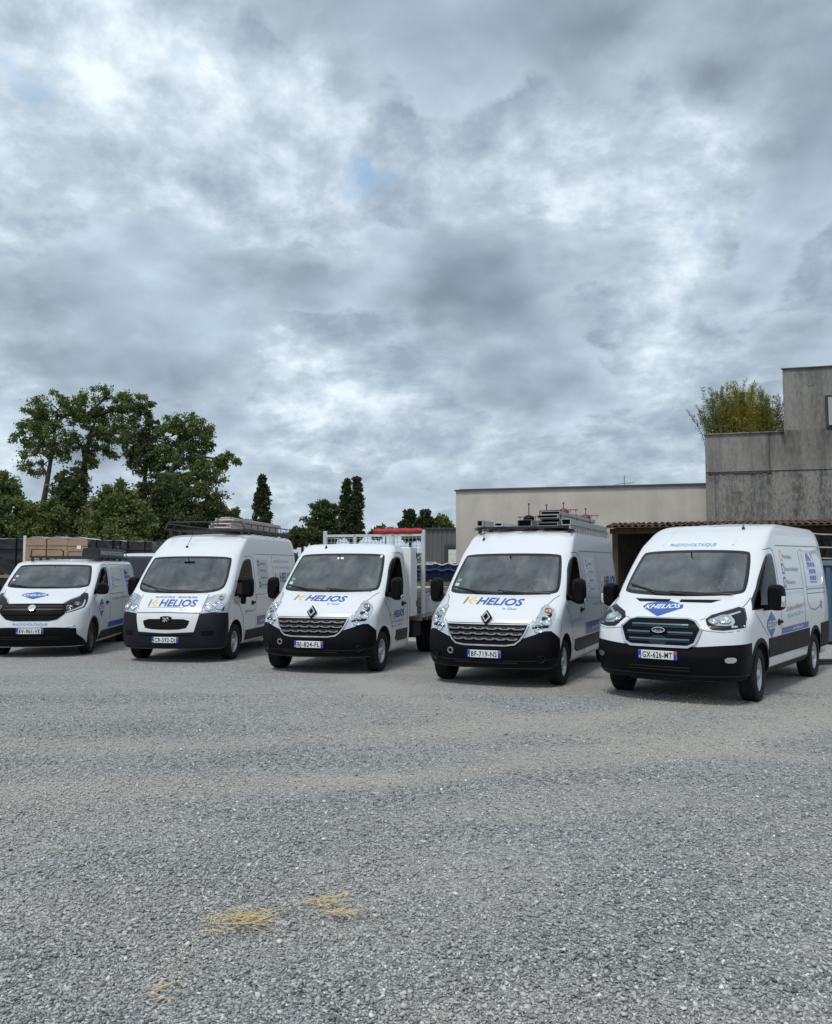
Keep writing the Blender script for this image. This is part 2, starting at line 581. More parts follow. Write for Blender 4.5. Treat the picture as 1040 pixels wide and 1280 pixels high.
def strip(name, sh, pts, proj, width, material, parent, off=.0025, step=.05):
    """a narrow line (panel gap, moulding) along a polyline in projection coordinates"""
    P = []
    for a, b in zip(pts, pts[1:]):
        sc = 60 if proj == 'cyl' else 1
        n = max(1, int(math.hypot((b[0] - a[0]) / sc, b[1] - a[1]) / step))
        for k in range(n): P.append((a[0] + (b[0] - a[0]) * k / n, a[1] + (b[1] - a[1]) * k / n))
    P.append(pts[-1])
    H = [sh.hit(proj, *p) for p in P]
    closed = pts[0] == pts[-1]
    bm = bmesh.new()
    rows = []
    n = len(H)
    for i, (l, no) in enumerate(H):
        a = H[(i - 1) % (n - 1)][0] if closed else H[max(i - 1, 0)][0]
        b = H[(i + 1) % (n - 1) if closed else min(i + 1, n - 1)][0]
        d = (b - a)
        sd = no.cross(d).normalized() * width * .5
        rows.append([bm.verts.new(q) for q in (l - sd - no * .004, l - sd + no * off, l + sd + no * off, l + sd - no * .004)])
    for r0, r1 in zip(rows, rows[1:]):
        for k in range(3):
            try: bm.faces.new((r0[k], r1[k], r1[k + 1], r0[k + 1]))
            except ValueError: pass
    return link_bm(name, bm, material, parent)

_TEXT = {}
def text_mesh(s, bold=0.0, shear=0.0, space=1.0):
    key = (s, bold, shear, space)
    if key not in _TEXT:
        cu = bpy.data.curves.new('lettering', 'FONT')
        cu.body = s; cu.offset = bold; cu.shear = shear; cu.space_character = space
        cu.resolution_u = 3
        o = bpy.data.objects.new('lettering', cu)
        COL.objects.link(o)
        dg = bpy.context.evaluated_depsgraph_get()
        me = bpy.data.meshes.new_from_object(o.evaluated_get(dg))
        v = [tuple(x.co) for x in me.vertices]; f = [tuple(p.vertices) for p in me.polygons]
        bpy.data.objects.remove(o); bpy.data.meshes.remove(me)
        _TEXT[key] = (v, f)
    return _TEXT[key]

def letter(sh, s, proj, x0, z0, x1, z1, height, material, parent, bold=.0, shear=0.0, space=1.0, off=.006, name='lettering'):
    """text on the shell: baseline from (x0,z0) to (x1,z1), cap height = height (width is fitted)"""
    v, f = text_mesh(s, bold, shear, space)
    xs = [p[0] for p in v]; ys = [p[1] for p in v]
    w = max(xs) - min(xs); mx = min(xs)
    caph = 0.70
    co = []
    for p in v:
        t = (p[0] - mx) / w
        l, n = sh.hit(proj, x0 + (x1 - x0) * t, z0 + (z1 - z0) * t + p[1] / caph * height)
        co.append(l + n * off)
    me = bpy.data.meshes.new(name)
    me.from_pydata([tuple(c) for c in co], [], f)
    return link(name, me, material, parent)

def cutter(bm_builder, material):
    bm = bmesh.new(); bm_builder(bm)
    bmesh.ops.recalc_face_normals(bm, faces=bm.faces[:])
    me = bpy.data.meshes.new('cut'); bm.to_mesh(me); bm.free()
    me.materials.append(material)
    o = bpy.data.objects.new('cut', me); COL.objects.link(o)
    return o

def carve(sh, cutters, name, parent, smooth=32):
    me = sh.me
    me.materials.clear(); me.materials.append(PAINT)
    o = bpy.data.objects.new('tmp', me); COL.objects.link(o)
    for c in cutters:
        md = o.modifiers.new('b', 'BOOLEAN'); md.object = c; md.operation = 'DIFFERENCE'; md.solver = 'EXACT'
        md.material_mode = 'TRANSFER'
    dg = bpy.context.evaluated_depsgraph_get()
    res = bpy.data.meshes.new_from_object(o.evaluated_get(dg))
    bpy.data.objects.remove(o)
    for c in cutters: bpy.data.objects.remove(c)
    res.name = name
    return link(name, res, None, parent, smooth)

# ------------------------------------------------------------------ wheels
def tyre_mesh(r, w, rim):
    bm = bmesh.new()
    h = w / 2
    prof = [(-h * .72, rim), (-h * .98, rim + .03), (-h, (r + rim) / 2), (-h * .95, r - .03), (-h * .84, r - .008)]
    g = .010
    for c in (-.5, -.17, .17, .5):
        prof += [(h * (c - .05), r), (h * (c - .04), r - g), (h * (c + .04), r - g), (h * (c + .05), r)]
    prof += [(h * .84, r - .008), (h * .95, r - .03), (h, (r + rim) / 2), (h * .98, rim + .03), (h * .72, rim)]
    add_lathe(bm, prof, 40, 'X')
    me = bpy.data.meshes.new('tyre'); bm.to_mesh(me); bm.free()
    me.materials.append(RUBBER)
    me.polygons.foreach_set('use_smooth', [True] * len(me.polygons)); me.set_sharp_from_angle(angle=R(40))
    return me

def rim_mesh(r, w, spokes, style, m):
    """outer face towards +x"""
    bm = bmesh.new()
    h = w / 2
    add_lathe(bm, [(-h * .7, r), (-h * .6, r * .97), (h * .0, r * .90), (h * .25, r * .92), (h * .70, r * .99), (h * .78, r * 1.02), (h * .74, r * .95), (h * .45, r * .88), (h * .30, r * .84)], 40, 'X')
    # spokes with gaps between them, then the dished centre
    for k in range(spokes):
        t = 2 * math.pi * k / spokes
        wd = {'steel': .60, 'cover': .52, 'slim': .40}[style] * 2 * math.pi / spokes / 2
        def P(rr, da, x): return bm.verts.new((x, rr * math.cos(t + da), rr * math.sin(t + da)))
        a = [P(r * .87, -wd * .8, h * .36), P(r * .87, wd * .8, h * .36), P(r * .56, wd * 1.15, h * .58), P(r * .56, -wd * 1.15, h * .58)]
        b = [P(r * .87, -wd * .8, h * .2), P(r * .87, wd * .8, h * .2), P(r * .56, wd * 1.15, h * .4), P(r * .56, -wd * 1.15, h * .4)]
        bm.faces.new(a[::-1])
        for i in range(4): bm.faces.new((a[i], a[(i + 1) % 4], b[(i + 1) % 4], b[i]))
    cx = h * .62
    add_lathe(bm, [(cx - .03, r * .57), (cx, r * .56), (cx + .004, r * .48), (cx - .02, r * .42), (cx - .015, r * .36), (cx + .02, r * .30), (cx + .035, r * .22), (cx + .038, .001)], 32, 'X')
    for k in range(5):
        t = 2 * math.pi * k / 5 + .3
        c = Vector((cx - .008, r * .43 * math.cos(t), r * .43 * math.sin(t)))
        bmesh.ops.create_cone(bm, cap_ends=True, segments=6, radius1=.012, radius2=.010, depth=.03, matrix=Matrix.Translation(c) @ Matrix.Rotation(math.pi / 2, 4, 'Y'))
    bmesh.ops.recalc_face_normals(bm, faces=bm.faces[:])
    me = bpy.data.meshes.new('rim'); bm.to_mesh(me); bm.free()
    me.materials.append(m)
    me.polygons.foreach_set('use_smooth', [True] * len(me.polygons)); me.set_sharp_from_angle(angle=R(30))
    return me

def drum_mesh(r, w):
    bm = bmesh.new()
    rings = add_lathe(bm, [(-w * .3, r * .9), (-w * .05, r * .9), (-w * .04, .001)], 24, 'X')
    me = bpy.data.meshes.new('brake_drum'); bm.to_mesh(me); bm.free()
    me.materials.append(ARCH)
    return me

def wheels(parent, r, w, rim, spots, spokes, style, m, steer=0.0):
    ty, ri, dr = tyre_mesh(r, w, rim), rim_mesh(rim, w, spokes, style, m), drum_mesh(rim, w)
    for (x, y, st) in spots:
        o = link('wheel', ri, None, parent)
        o.location = (x, y, r - .006)
        o.rotation_euler = (random.uniform(0, 1.2), 0, 0)
        e = Euler((random.uniform(0, 1.2), 0, (0 if x > 0 else math.pi) + st), 'XYZ')
        o.rotation_euler = e
        link('tyre', ty, None, o)
        link('brake_drum', dr, None, o)
# ------------------------------------------------------------------ van data (metres; x to the driver's side, y to the rear, z up; origin under the front axle)
# rows of the shell: z, y of the nose at the centre line, set-back at the corner, half width, roundness
ROWS_TRANSIT = [(.31, -.90, .50, .93, 2.6), (.38, -.98, .55, .99, 2.6), (.62, -1.02, .58, 1.02, 2.6), (.70, -1.00, .56, 1.025, 2.6), (.98, -.94, .54, 1.03, 2.5),
    (1.06, -.87, .54, 1.03, 2.4), (1.20, -.62, .50, 1.025, 2.4), (1.34, -.30, .42, 1.015, 2.5), (1.40, -.17, .37, 1.01, 3.0), (1.75, .22, .35, .975, 3.2), (2.06, .56, .34, .925, 3.2),
    (2.18, .76, .34, .905, 3.0), (2.32, 1.06, .32, .875, 3.0), (2.40, 1.36, .28, .84, 2.9), (2.44, 1.7, .22, .79, 2.7), (2.455, 2.0, .18, .72, 2.5)]
ROWS_MASTER = [(.285, -.72, .42, .95, 2.5), (.35, -.79, .47, 1.0, 2.5), (.52, -.845, .52, 1.03, 2.5), (.66, -.83, .52, 1.035, 2.5), (.95, -.74, .50, 1.035, 2.5), (1.06, -.64, .48, 1.03, 2.4),
    (1.20, -.38, .42, 1.025, 2.4), (1.31, -.13, .36, 1.02, 2.5), (1.37, -.01, .32, 1.015, 3.0), (1.70, .33, .31, .98, 3.2), (2.00, .64, .30, .94, 3.3),
    (2.11, .79, .30, .925, 3.2), (2.27, 1.02, .28, .90, 3.2), (2.36, 1.22, .26, .875, 3.0), (2.405, 1.5, .20, .83, 2.8), (2.425, 1.85, .15, .75, 2.5)]
ROWS_CAB = ROWS_MASTER[:11] + [(2.09, .77, .28, .925, 3.0), (2.16, .87, .22, .89, 3.0), (2.20, .97, .16, .84, 2.8), (2.22, 1.07, .10, .77, 2.5)]
ROWS_BOXER = [(.26, -.84, .42, .95, 2.6), (.33, -.91, .48, 1.0, 2.6), (.58, -.95, .52, 1.02, 2.6), (.85, -.91, .50, 1.025, 2.6), (1.00, -.84, .46, 1.025, 2.5), (1.15, -.70, .42, 1.02, 2.5),
    (1.28, -.52, .36, 1.015, 2.6), (1.37, -.36, .30, 1.01, 3.1), (1.70, -.05, .29, .975, 3.3), (2.03, .27, .28, .93, 3.3), (2.15, .42, .28, .915, 3.2), (2.35, .75, .26, .885, 3.0),
    (2.44, 1.0, .25, .86, 2.5), (2.49, 1.4, .20, .80, 2.5), (2.51, 1.8, .15, .72, 2.5)]
ROWS_TALENTO = [(.20, -.80, .44, .90, 2.5), (.28, -.89, .50, .95, 2.5), (.50, -.933, .52, .97, 2.5), (.64, -.92, .52, .975, 2.5), (.88, -.86, .50, .975, 2.5), (.99, -.78, .50, .975, 2.4), (1.13, -.52, .45, .97, 2.4),
    (1.25, -.24, .38, .965, 2.5), (1.32, -.08, .33, .96, 3.0), (1.55, .22, .32, .93, 3.2), (1.84, .60, .31, .885, 3.2), (1.89, .74, .28, .865, 3.0), (1.93, 1.0, .25, .83, 2.5),
    (1.95, 1.4, .2, .76, 2.5), (1.96, 1.7, .15, .68, 2.5)]
POSE = {'tal': (-7.721, 18.045, -5.9), 'box': (-4.541, 17.11, 8.3), 'mch': (-1.549, 15.29, 16.3), 'mas': (1.342, 13.65, 23.0), 'tra': (3.772, 12.19, 36.4)}
# ------------------------------------------------------------------ the yard
F_ = 1076.0
def at(px, py, Y):
    """world point seen at a photo pixel, Y metres in front of the camera"""
    d = dir_px(px, py)
    return Vector((0, 0, CAM_H)) + d * (Y / d.y)

def yard_dust(t, pos, amt):
    """where the stone is ground to pale dust: near the parked vans and along wheel tracks"""
    bigm = t.noise(t.n('ShaderNodeMapping', ins={'Vector': pos, 'Rotation': (0, 0, .25), 'Scale': (.28, .62, 1)}).outputs[0], 1.0, 6, .62, .6)
    dust = t.ramp(bigm, [(.44, 0.0), (.60, .62)])
    sp = t.n('ShaderNodeSeparateXYZ', ins={0: pos})
    # where the vans drive in and park the stone is ground to pale dust; two wheel tracks sweep across the yard
    lane = t.ramp(sp.outputs[1], [(.0, 0.0), (.30, .0), (.47, .55), (1.0, .55)])
    lanef = t.n('ShaderNodeMapRange', ins={'Value': t.math('MULTIPLY_ADD', sp.outputs[0], .42, sp.outputs[1]), 'From Min': 9.0, 'From Max': 16.0, 'To Min': 0.0, 'To Max': .62}).outputs[0]
    def track(cx, cy, rad, wd, amt):
        dx = t.math('SUBTRACT', sp.outputs[0], cx); dy = t.math('SUBTRACT', sp.outputs[1], cy)
        r = t.math('SQRT', t.math('ADD', t.math('MULTIPLY', dx, dx), t.math('MULTIPLY', dy, dy)))
        r = t.math('ADD', r, t.math('MULTIPLY', t.noise(pos, .7, 4), .7))
        g = t.math('DIVIDE', t.math('SUBTRACT', r, rad + .35), wd)
        return t.math('MULTIPLY', t.math('EXPONENT', t.math('MULTIPLY', t.math('MULTIPLY', g, g), -1.0)), amt)
    tr = t.math('ADD', track(-4.5, 21.0, 14.2, .36, 1.1), track(-4.5, 21.0, 12.5, .36, 1.0))
    tr = t.math('ADD', tr, track(9.0, 17.0, 10.4, .34, .95))
    fine = t.ramp(t.noise(pos, 9.0, 5, .6), [(.3, .55), (.7, 1.1)])
    d = t.math('MULTIPLY', t.math('ADD', t.math('ADD', dust, lanef), tr), fine, clamp=True)
    return t.math('MULTIPLY', d, amt), t.mix(t.noise(pos, .5, 3), (.455, .43, .385, 1), (.53, .51, .465, 1))

def gravel_mat():
    m = bpy.data.materials.new('gravel'); m.use_nodes = True
    t = NT(m.node_tree); b = m.node_tree.nodes['Principled BSDF']
    pos = t.n('ShaderNodeTexCoord').outputs['Object']
    wob = t.n('ShaderNodeTexNoise', ins={'Vector': pos, 'Scale': 30.0, 'Detail': 3.0}).outputs['Color']
    p2 = t.n('ShaderNodeVectorMath', operation='MULTIPLY_ADD', ins={0: wob, 1: (.02, .02, .0), 2: pos}).outputs[0]
    cell = t.n('ShaderNodeTexVoronoi', feature='F1', ins={'Vector': p2, 'Scale': 52.0})
    cell2 = t.n('ShaderNodeTexVoronoi', feature='F1', ins={'Vector': p2, 'Scale': 24.0})
    tone = t.n('ShaderNodeSeparateColor', ins={0: cell.outputs['Color']}).outputs[0]
    tone2 = t.n('ShaderNodeSeparateColor', ins={0: cell2.outputs['Color']}).outputs[1]
    tn = t.math('MULTIPLY_ADD', tone2, .35, t.math('MULTIPLY', tone, .65))
    stone = t.ramp(tn, [(.08, (.14, .148, .152)), (.40, (.305, .314, .314)), (.68, (.43, .436, .428)), (.95, (.64, .632, .605))])
    f, dc = yard_dust(t, pos, .80)
    col = t.mix(f, stone, dc)
    t.set(b.inputs['Base Color'], col)
    b.inputs['Roughness'].default_value = .9
    b.inputs['Specular IOR Level'].default_value = .25
    h = t.math('SUBTRACT', 1.0, t.math('MULTIPLY', cell.outputs['Distance'], 1.4))
    h = t.math('ADD', t.math('MULTIPLY', tone, .8), h)
    h = t.math('ADD', h, t.math('MULTIPLY', cell2.outputs['Distance'], -1.0))
    bn = t.n('ShaderNodeBump', ins={'Strength': .9, 'Distance': .022, 'Height': h})
    t.set(b.inputs['Normal'], bn.outputs[0])
    MATS['gravel'] = m
    return m

GRAVEL = gravel_mat()
def ground_height(x, y):
    return .018 * math.sin(x * .9 + 1.3) * math.sin(y * .7 + x * .2) + .012 * math.sin(x * 2.3 - y * 1.7)
def build_ground():
    xs = np.concatenate([np.linspace(-900, -30, 12), np.linspace(-26, 26, 105), np.linspace(30, 900, 12)])
    ys = np.concatenate([np.linspace(-60, 0, 7), np.linspace(1, 34, 100), np.array([38, 45, 60, 90, 140, 220, 400, 800, 1500])])
    verts, faces = [], []
    for y in ys:
        for x in xs:
            f = 1.0 if (abs(x) < 24 and 1.5 < y < 32) else 0.0
            # flat where wheels stand so that they touch
            verts.append((x, y, f * ground_height(x, y) * (1 if y < 10.5 else max(0.0, 1 - (y - 10.5) / 1.5))))
    nx = len(xs)
    for j in range(len(ys) - 1):
        for i in range(nx - 1):
            a = j * nx + i
            faces.append((a, a + 1, a + nx + 1, a + nx))
    me = bpy.data.meshes.new('ground'); me.from_pydata(verts, [], faces)
    me.polygons.foreach_set('use_smooth', [True] * len(me.polygons))
    return tag(link('ground', me, GRAVEL), kind='structure')
build_ground()

def stone_mat():
    m = bpy.data.materials.new('crushed_stone'); m.use_nodes = True
    t = NT(m.node_tree); b = m.node_tree.nodes['Principled BSDF']
    at_ = t.n('ShaderNodeAttribute', attribute_name='tone')
    c = t.ramp(at_.outputs['Fac'], [(.0, (.095, .103, .108)), (.38, (.285, .296, .298)), (.72, (.475, .482, .476)), (.93, (.64, .635, .61)), (1.0, (.78, .77, .75))])
    pos = t.n('ShaderNodeTexCoord').outputs['Object']
    c = t.mix(1.0, c, t.ramp(t.noise(pos, 70, 4, .6), [(.3, .78), (.7, 1.12)]), 'MULTIPLY')
    f, dc = yard_dust(t, pos, .72)
    c = t.mix(f, c, dc)
    t.set(b.inputs['Base Color'], c)
    b.inputs['Roughness'].default_value = .8
    b.inputs['Specular IOR Level'].default_value = .3
    return m

def gravel_stones():
    """loose crushed stones lying on the near part of the yard: angular hulls in one mesh"""
    temps = []
    for k in range(14):
        bm = bmesh.new()
        for q in range(9):
            p = rng.normal(size=3); p /= np.linalg.norm(p)
            p *= rng.uniform(.75, 1.0)
            bm.verts.new(tuple(p * np.array([1, .78, .60])))
        r = bmesh.ops.convex_hull(bm, input=bm.verts[:])
        bmesh.ops.triangulate(bm, faces=bm.faces[:])
        bm.verts.ensure_lookup_table()
        loose = [v_ for v_ in bm.verts if not v_.link_faces]
        for v_ in loose: bm.verts.remove(v_)
        bm.verts.index_update()
        V_ = np.array([v_.co[:] for v_ in bm.verts]); Fc = np.array([[v_.index for v_ in f.verts] for f in bm.faces])
        temps.append((V_, Fc)); bm.free()
    # positions: dense near the camera, thinning out
    N = 150000
    Y = 2.75 + (rng.random(N) ** 1.45) * 9.5
    X = (rng.random(N) * 2 - 1) * (Y * .52 + .15)
    size = np.clip(rng.lognormal(math.log(.0090), .38, N), .005, .024)
    ang = rng.random((N, 3)) * 2 * math.pi
    tone = np.clip(rng.beta(2.2, 2.4, N), 0, 1)
    tone[rng.random(N) < .02] = 1.0
    k = rng.integers(0, len(temps), N)
    VV, FF, TT = [], [], []
    base = 0
    gz = .018 * np.sin(X * .9 + 1.3) * np.sin(Y * .7 + X * .2) + .012 * np.sin(X * 2.3 - Y * 1.7)
    gz = gz * np.where(Y < 10.5, 1, np.clip(1 - (Y - 10.5) / 1.5, 0, 1))
    for j, (V_, Fc) in enumerate(temps):
        ii = np.where(k == j)[0]
        n = len(ii)
        yaw = ang[ii, 0]; tl = (ang[ii, 1] - math.pi) * .16; t2 = (ang[ii, 2] - math.pi) * .16
        cy, sy = np.cos(yaw), np.sin(yaw)
        P = V_[None] * size[ii, None, None] * rng.uniform(.8, 1.25, (n, 1, 3))
        x, y, z = P[..., 0], P[..., 1], P[..., 2]
        c, s = np.cos(tl)[:, None], np.sin(tl)[:, None]
        y, z = y * c - z * s, y * s + z * c
        c, s = np.cos(t2)[:, None], np.sin(t2)[:, None]
        x, z = x * c + z * s, -x * s + z * c
        x, y = x * cy[:, None] - y * sy[:, None], x * sy[:, None] + y * cy[:, None]
        P = np.stack([x + X[ii, None], y + Y[ii, None], z + gz[ii, None] + size[ii, None] * rng.uniform(.1, .55, (n, 1))], -1)
        VV.append(P.reshape(-1, 3))
        FF.append((Fc[None] + (np.arange(n) * len(V_))[:, None, None] + base).reshape(-1, 3))
        TT.append(np.repeat(tone[ii], len(V_)))
        base += n * len(V_)
    V_ = np.concatenate(VV).astype(np.float32); Fc = np.concatenate(FF).astype(np.int32); T_ = np.concatenate(TT).astype(np.float32)
    me = bpy.data.meshes.new('loose_gravel')
    me.vertices.add(len(V_)); me.vertices.foreach_set('co', V_.ravel())
    me.loops.add(Fc.size); me.loops.foreach_set('vertex_index', Fc.ravel())
    me.polygons.add(len(Fc)); me.polygons.foreach_set('loop_start', np.arange(0, Fc.size, 3, dtype=np.int32))
    me.update(calc_edges=True)
    a = me.attributes.new('tone', 'FLOAT', 'POINT'); a.data.foreach_set('value', T_)
    return tag(link('loose_gravel', me, stone_mat()), kind='stuff')
gravel_stones()

def straw(px, py, rx, ry, n, name='straw'):
    """scattered dry straw lying on the stones"""
    bm = bmesh.new()
    d = dir_px(px, py); c = Vector((0, 0, CAM_H)) + d * (-CAM_H / d.z)
    for i in range(n):
        a = random.gauss(0, .5); L = random.uniform(.03, .13)
        x = c.x + random.gauss(0, rx); y = c.y + random.gauss(0, ry)
        z = .026 + ground_height(x, y) + random.uniform(0, .022)
        p0 = Vector((x, y, z)); d1 = Vector((math.cos(a), math.sin(a), random.uniform(-.05, .3))) * L
        add_tube(bm, [p0, p0 + d1 * .5 + Vector((0, random.uniform(-.01, .01), random.uniform(0, .01))), p0 + d1], random.uniform(.0012, .0022), 3, cap=False)
    m = mat('straw', (.58, .46, .23), .65, var=.5, vscale=60)
    return tag(link_bm(name, bm, m), kind='stuff')
straw(302, 1160, .055, .050, 85)
straw(262, 1163, .03, .05, 22)
straw(400, 1135, .055, .022, 34)
straw(412, 1149, .075, .02, 30)
straw(192, 1245, .03, .05, 7)

# ------------------------------------------------------------------ buildings at the back right
WA, WD = Vector((1.44, 31.0, 0)), Vector((.963, -.269, 0))
WN = Vector((-.269, -.963, 0))
WALL_M = Matrix((WD, -WN, Vector((0, 0, 1)))).transposed().to_4x4()
WALL_M.translation = WA
# local frame of the wall: x along it, y away from the camera, z up
def wall_obj(name, bm, m, parent=None, smooth=None):
    return link_bm(name, bm, m, parent, smooth)

def render_mat(name, col, stain=.5, grain=60, streak_col=(.10, .095, .085), speckle=.0, runs=()):
    """rendered masonry with rain streaks and pitting"""
    m = bpy.data.materials.new(name); m.use_nodes = True
    t = NT(m.node_tree); b = m.node_tree.nodes['Principled BSDF']
    pos = t.n('ShaderNodeTexCoord').outputs['Object']
    sv = t.n('ShaderNodeMapping', ins={'Vector': pos, 'Scale': (1.5, 1.5, .16)}).outputs[0]
    st = t.ramp(t.noise(sv, 1.6, 8, .65, .4), [(.40, 0.0), (.62, stain)])
    bl = t.ramp(t.noise(pos, .55, 7, .62), [(.3, .80), (.7, 1.12)])
    c = t.mix(1.0, (*col, 1), bl, 'MULTIPLY')
    c = t.mix(st, c, (*streak_col, 1))
    if speckle:
        sp = t.ramp(t.noise(t.n('ShaderNodeMapping', ins={'Vector': pos, 'Scale': (1, 1, .45)}).outputs[0], 9.0, 8, .7), [(.46, 0.0), (.58, speckle)])
        c = t.mix(sp, c, (.30, .30, .295, 1))
        sp2 = t.ramp(t.noise(t.n('ShaderNodeMapping', ins={'Vector': pos, 'Scale': (1.3, 1.3, .5)}).outputs[0], 14.0, 8, .7), [(.50, 0.0), (.60, speckle)])
        c = t.mix(sp2, c, (.07, .07, .07, 1))
    if runs:
        # old water runs: each starts at a ledge, fades downwards and has a ragged outline
        sx = t.n('ShaderNodeSeparateXYZ', ins={0: pos})
        rag = t.noise(t.n('ShaderNodeMapping', ins={'Vector': pos, 'Scale': (3.5, 3.5, .7)}).outputs[0], 2.0, 7, .65)
        tot = None
        for x, w, zt, ln, amt in runs:
            gx = t.math('DIVIDE', t.math('SUBTRACT', sx.outputs[0], x), w)
            gx = t.math('EXPONENT', t.math('MULTIPLY', t.math('MULTIPLY', gx, gx), -1.0))
            gz = t.n('ShaderNodeMapRange', ins={'Value': sx.outputs[2], 'From Min': zt - ln, 'From Max': zt, 'To Min': 0.0, 'To Max': 1.0}).outputs[0]
            up = t.math('LESS_THAN', sx.outputs[2], zt)
            q = t.math('MULTIPLY', t.math('MULTIPLY', t.math('MULTIPLY', gx, gz), up), amt)
            tot = q if tot is None else t.math('MAXIMUM', tot, q)
        c = t.mix(t.math('MULTIPLY', tot, t.ramp(rag, [(.35, .25), (.6, 1.0)])), c, (.028, .027, .026, 1))
    t.set(b.inputs['Base Color'], c)
    b.inputs['Roughness'].default_value = .95
    b.inputs['Specular IOR Level'].default_value = .2
    bn = t.n('ShaderNodeBump', ins={'Strength': .5, 'Distance': .02, 'Height': t.noise(pos, grain, 6, .65)})
    t.set(b.inputs['Normal'], bn.outputs[0])
    return m

BEIGE = render_mat('beige_render', (.53, .49, .435), .16, 50, (.27, .24, .21))
RUNS = ((2.5, .42, 6.25, 1.9, .85), (1.96, .10, 6.2, 1.5, .8), (3.75, .35, 6.26, 1.6, .7), (1.1, .9, 4.95, .35, .75), (.16, .2, 4.95, .5, .8), (1.0, .16, 4.3, .8, .6), (5.2, .5, 8.3, 1.2, .5), (3.3, .4, 8.3, .7, .5))
CONC = render_mat('weathered_concrete', (.265, .252, .226), .75, 40, (.045, .044, .042), .62, RUNS)
CONC2 = render_mat('concrete_block', (.275, .263, .238), .5, 40, (.07, .068, .062), .3, RUNS)
COPING = mat('coping', (.07, .068, .065), .8, var=.3)

def build_beige():
    e = empty('low_building', label='low beige rendered building with a blank wall and dark roof edge', cat='building')
    e.matrix_world = WALL_M
    bm = bmesh.new(); add_box(bm, (4.5, 4.0, 2.28), (9.0, 8.0, 4.56)); link_bm('wall', bm, BEIGE, e)
    bm = bmesh.new(); add_box(bm, (4.49, 3.98, 4.585), (9.06, 8.1, .05)); link_bm('roof_edge', bm, COPING, e)
    bm = bmesh.new(); add_box(bm, (4.4, 3.98, 4.627), (8.6, 7.8, .03)); link_bm('roof', bm, COPING, e)
    a = bpy.data.objects.new('tmp', None)
    bm = bmesh.new()
    add_tube(bm, [(5.9, .8, 4.6), (5.9, .8, 5.05)], .012, 6)
    add_tube(bm, [(5.55, .8, 4.72), (6.25, .8, 4.80)], .008, 5)
    for x in (5.7, 5.8, 6.0, 6.1): add_tube(bm, [(x, .55, 4.76), (x, 1.05, 4.76)], .006, 4)
    o = link_bm('roof_aerial', bm, BLKMET)
    o.matrix_world = WALL_M
    tag(o, 'thin metal aerial standing on the flat roof of the beige building', 'aerial')
build_beige()

def build_concrete():
    e = empty('concrete_building', label='weathered grey concrete building with a stepped flat roofline', cat='building')
    M = WALL_M.copy(); M.translation = WA + WD * 8.56 - WN * -.35
    e.matrix_world = M
    def B(name, c, s, m, bev=.012):
        bm = bmesh.new(); add_box(bm, c, s, bevel=bev); return link_bm(name, bm, m, e)
    # the plan is not square: the left-hand walls run back to the right
    def block(name, x0, x1, y0, z0, z1, m, sk=1.1, depth=8.0):
        bm = bmesh.new()
        add_prism(bm, [(x0, y0), (x1, y0), (x1, y0 + depth), (x0 + sk * depth * .5, y0 + depth)], 'Z', z0, z1)
        return link_bm(name, bm, m, e)
    block('wall', 0, 8.4, 0, 0, 4.95, CONC)
    block('parapet', -.002, 8.4, -.03, 4.951, 6.19, CONC2)
    block('coping', -.05, 2.44, -.09, 6.191, 6.225, CONC, .3, 5.0)
    block('upper_storey', 2.45, 8.45, .015, 6.192, 8.25, CONC2)
    block('coping', 2.40, 8.5, -.04, 8.251, 8.285, COPING)
    B('pilaster', (.14, -.035, 2.4), (.28, .07, 4.8), CONC2)
    # groove under the parapet: a broken, stained edge
    bm = bmesh.new()
    x = .1
    while x < 2.0:
        w = random.uniform(.06, .2)
        add_box(bm, (x + w / 2, -.006, 4.93 - random.uniform(0, .05)), (w, .03, random.uniform(.03, .09)), bevel=.004)
        x += w - random.uniform(.01, .03)
    link_bm('crack_edge', bm, COPING, e)
    B('construction_joint', (1.98, -.030, 5.5), (.03, .012, 1.2), COPING, .002)
    # window of the upper storey
    w = B('window', (4.27, .0, 6.80), (1.15, .10, 1.05), mat('window_frame_dark', (.035, .035, .035), .6), .006)
    for x, wd in ((4.0, .46), (4.54, .46)):
        bm = bmesh.new(); add_box(bm, (x, -.075, 6.80), (wd, .02, .9)); link_bm('pane', bm, mat('old_pane', (.35, .36, .36), .3), w)
    bm = bmesh.new(); add_lathe(bm, [(.0, .17), (-.010, .165), (-.011, .001)], 20, 'Y')
    put = Matrix.Translation((3.27, .012, 7.83)); bmesh.ops.transform(bm, matrix=put, verts=bm.verts[:])
    link_bm('round_vent', bm, CONC2, e)
build_concrete()

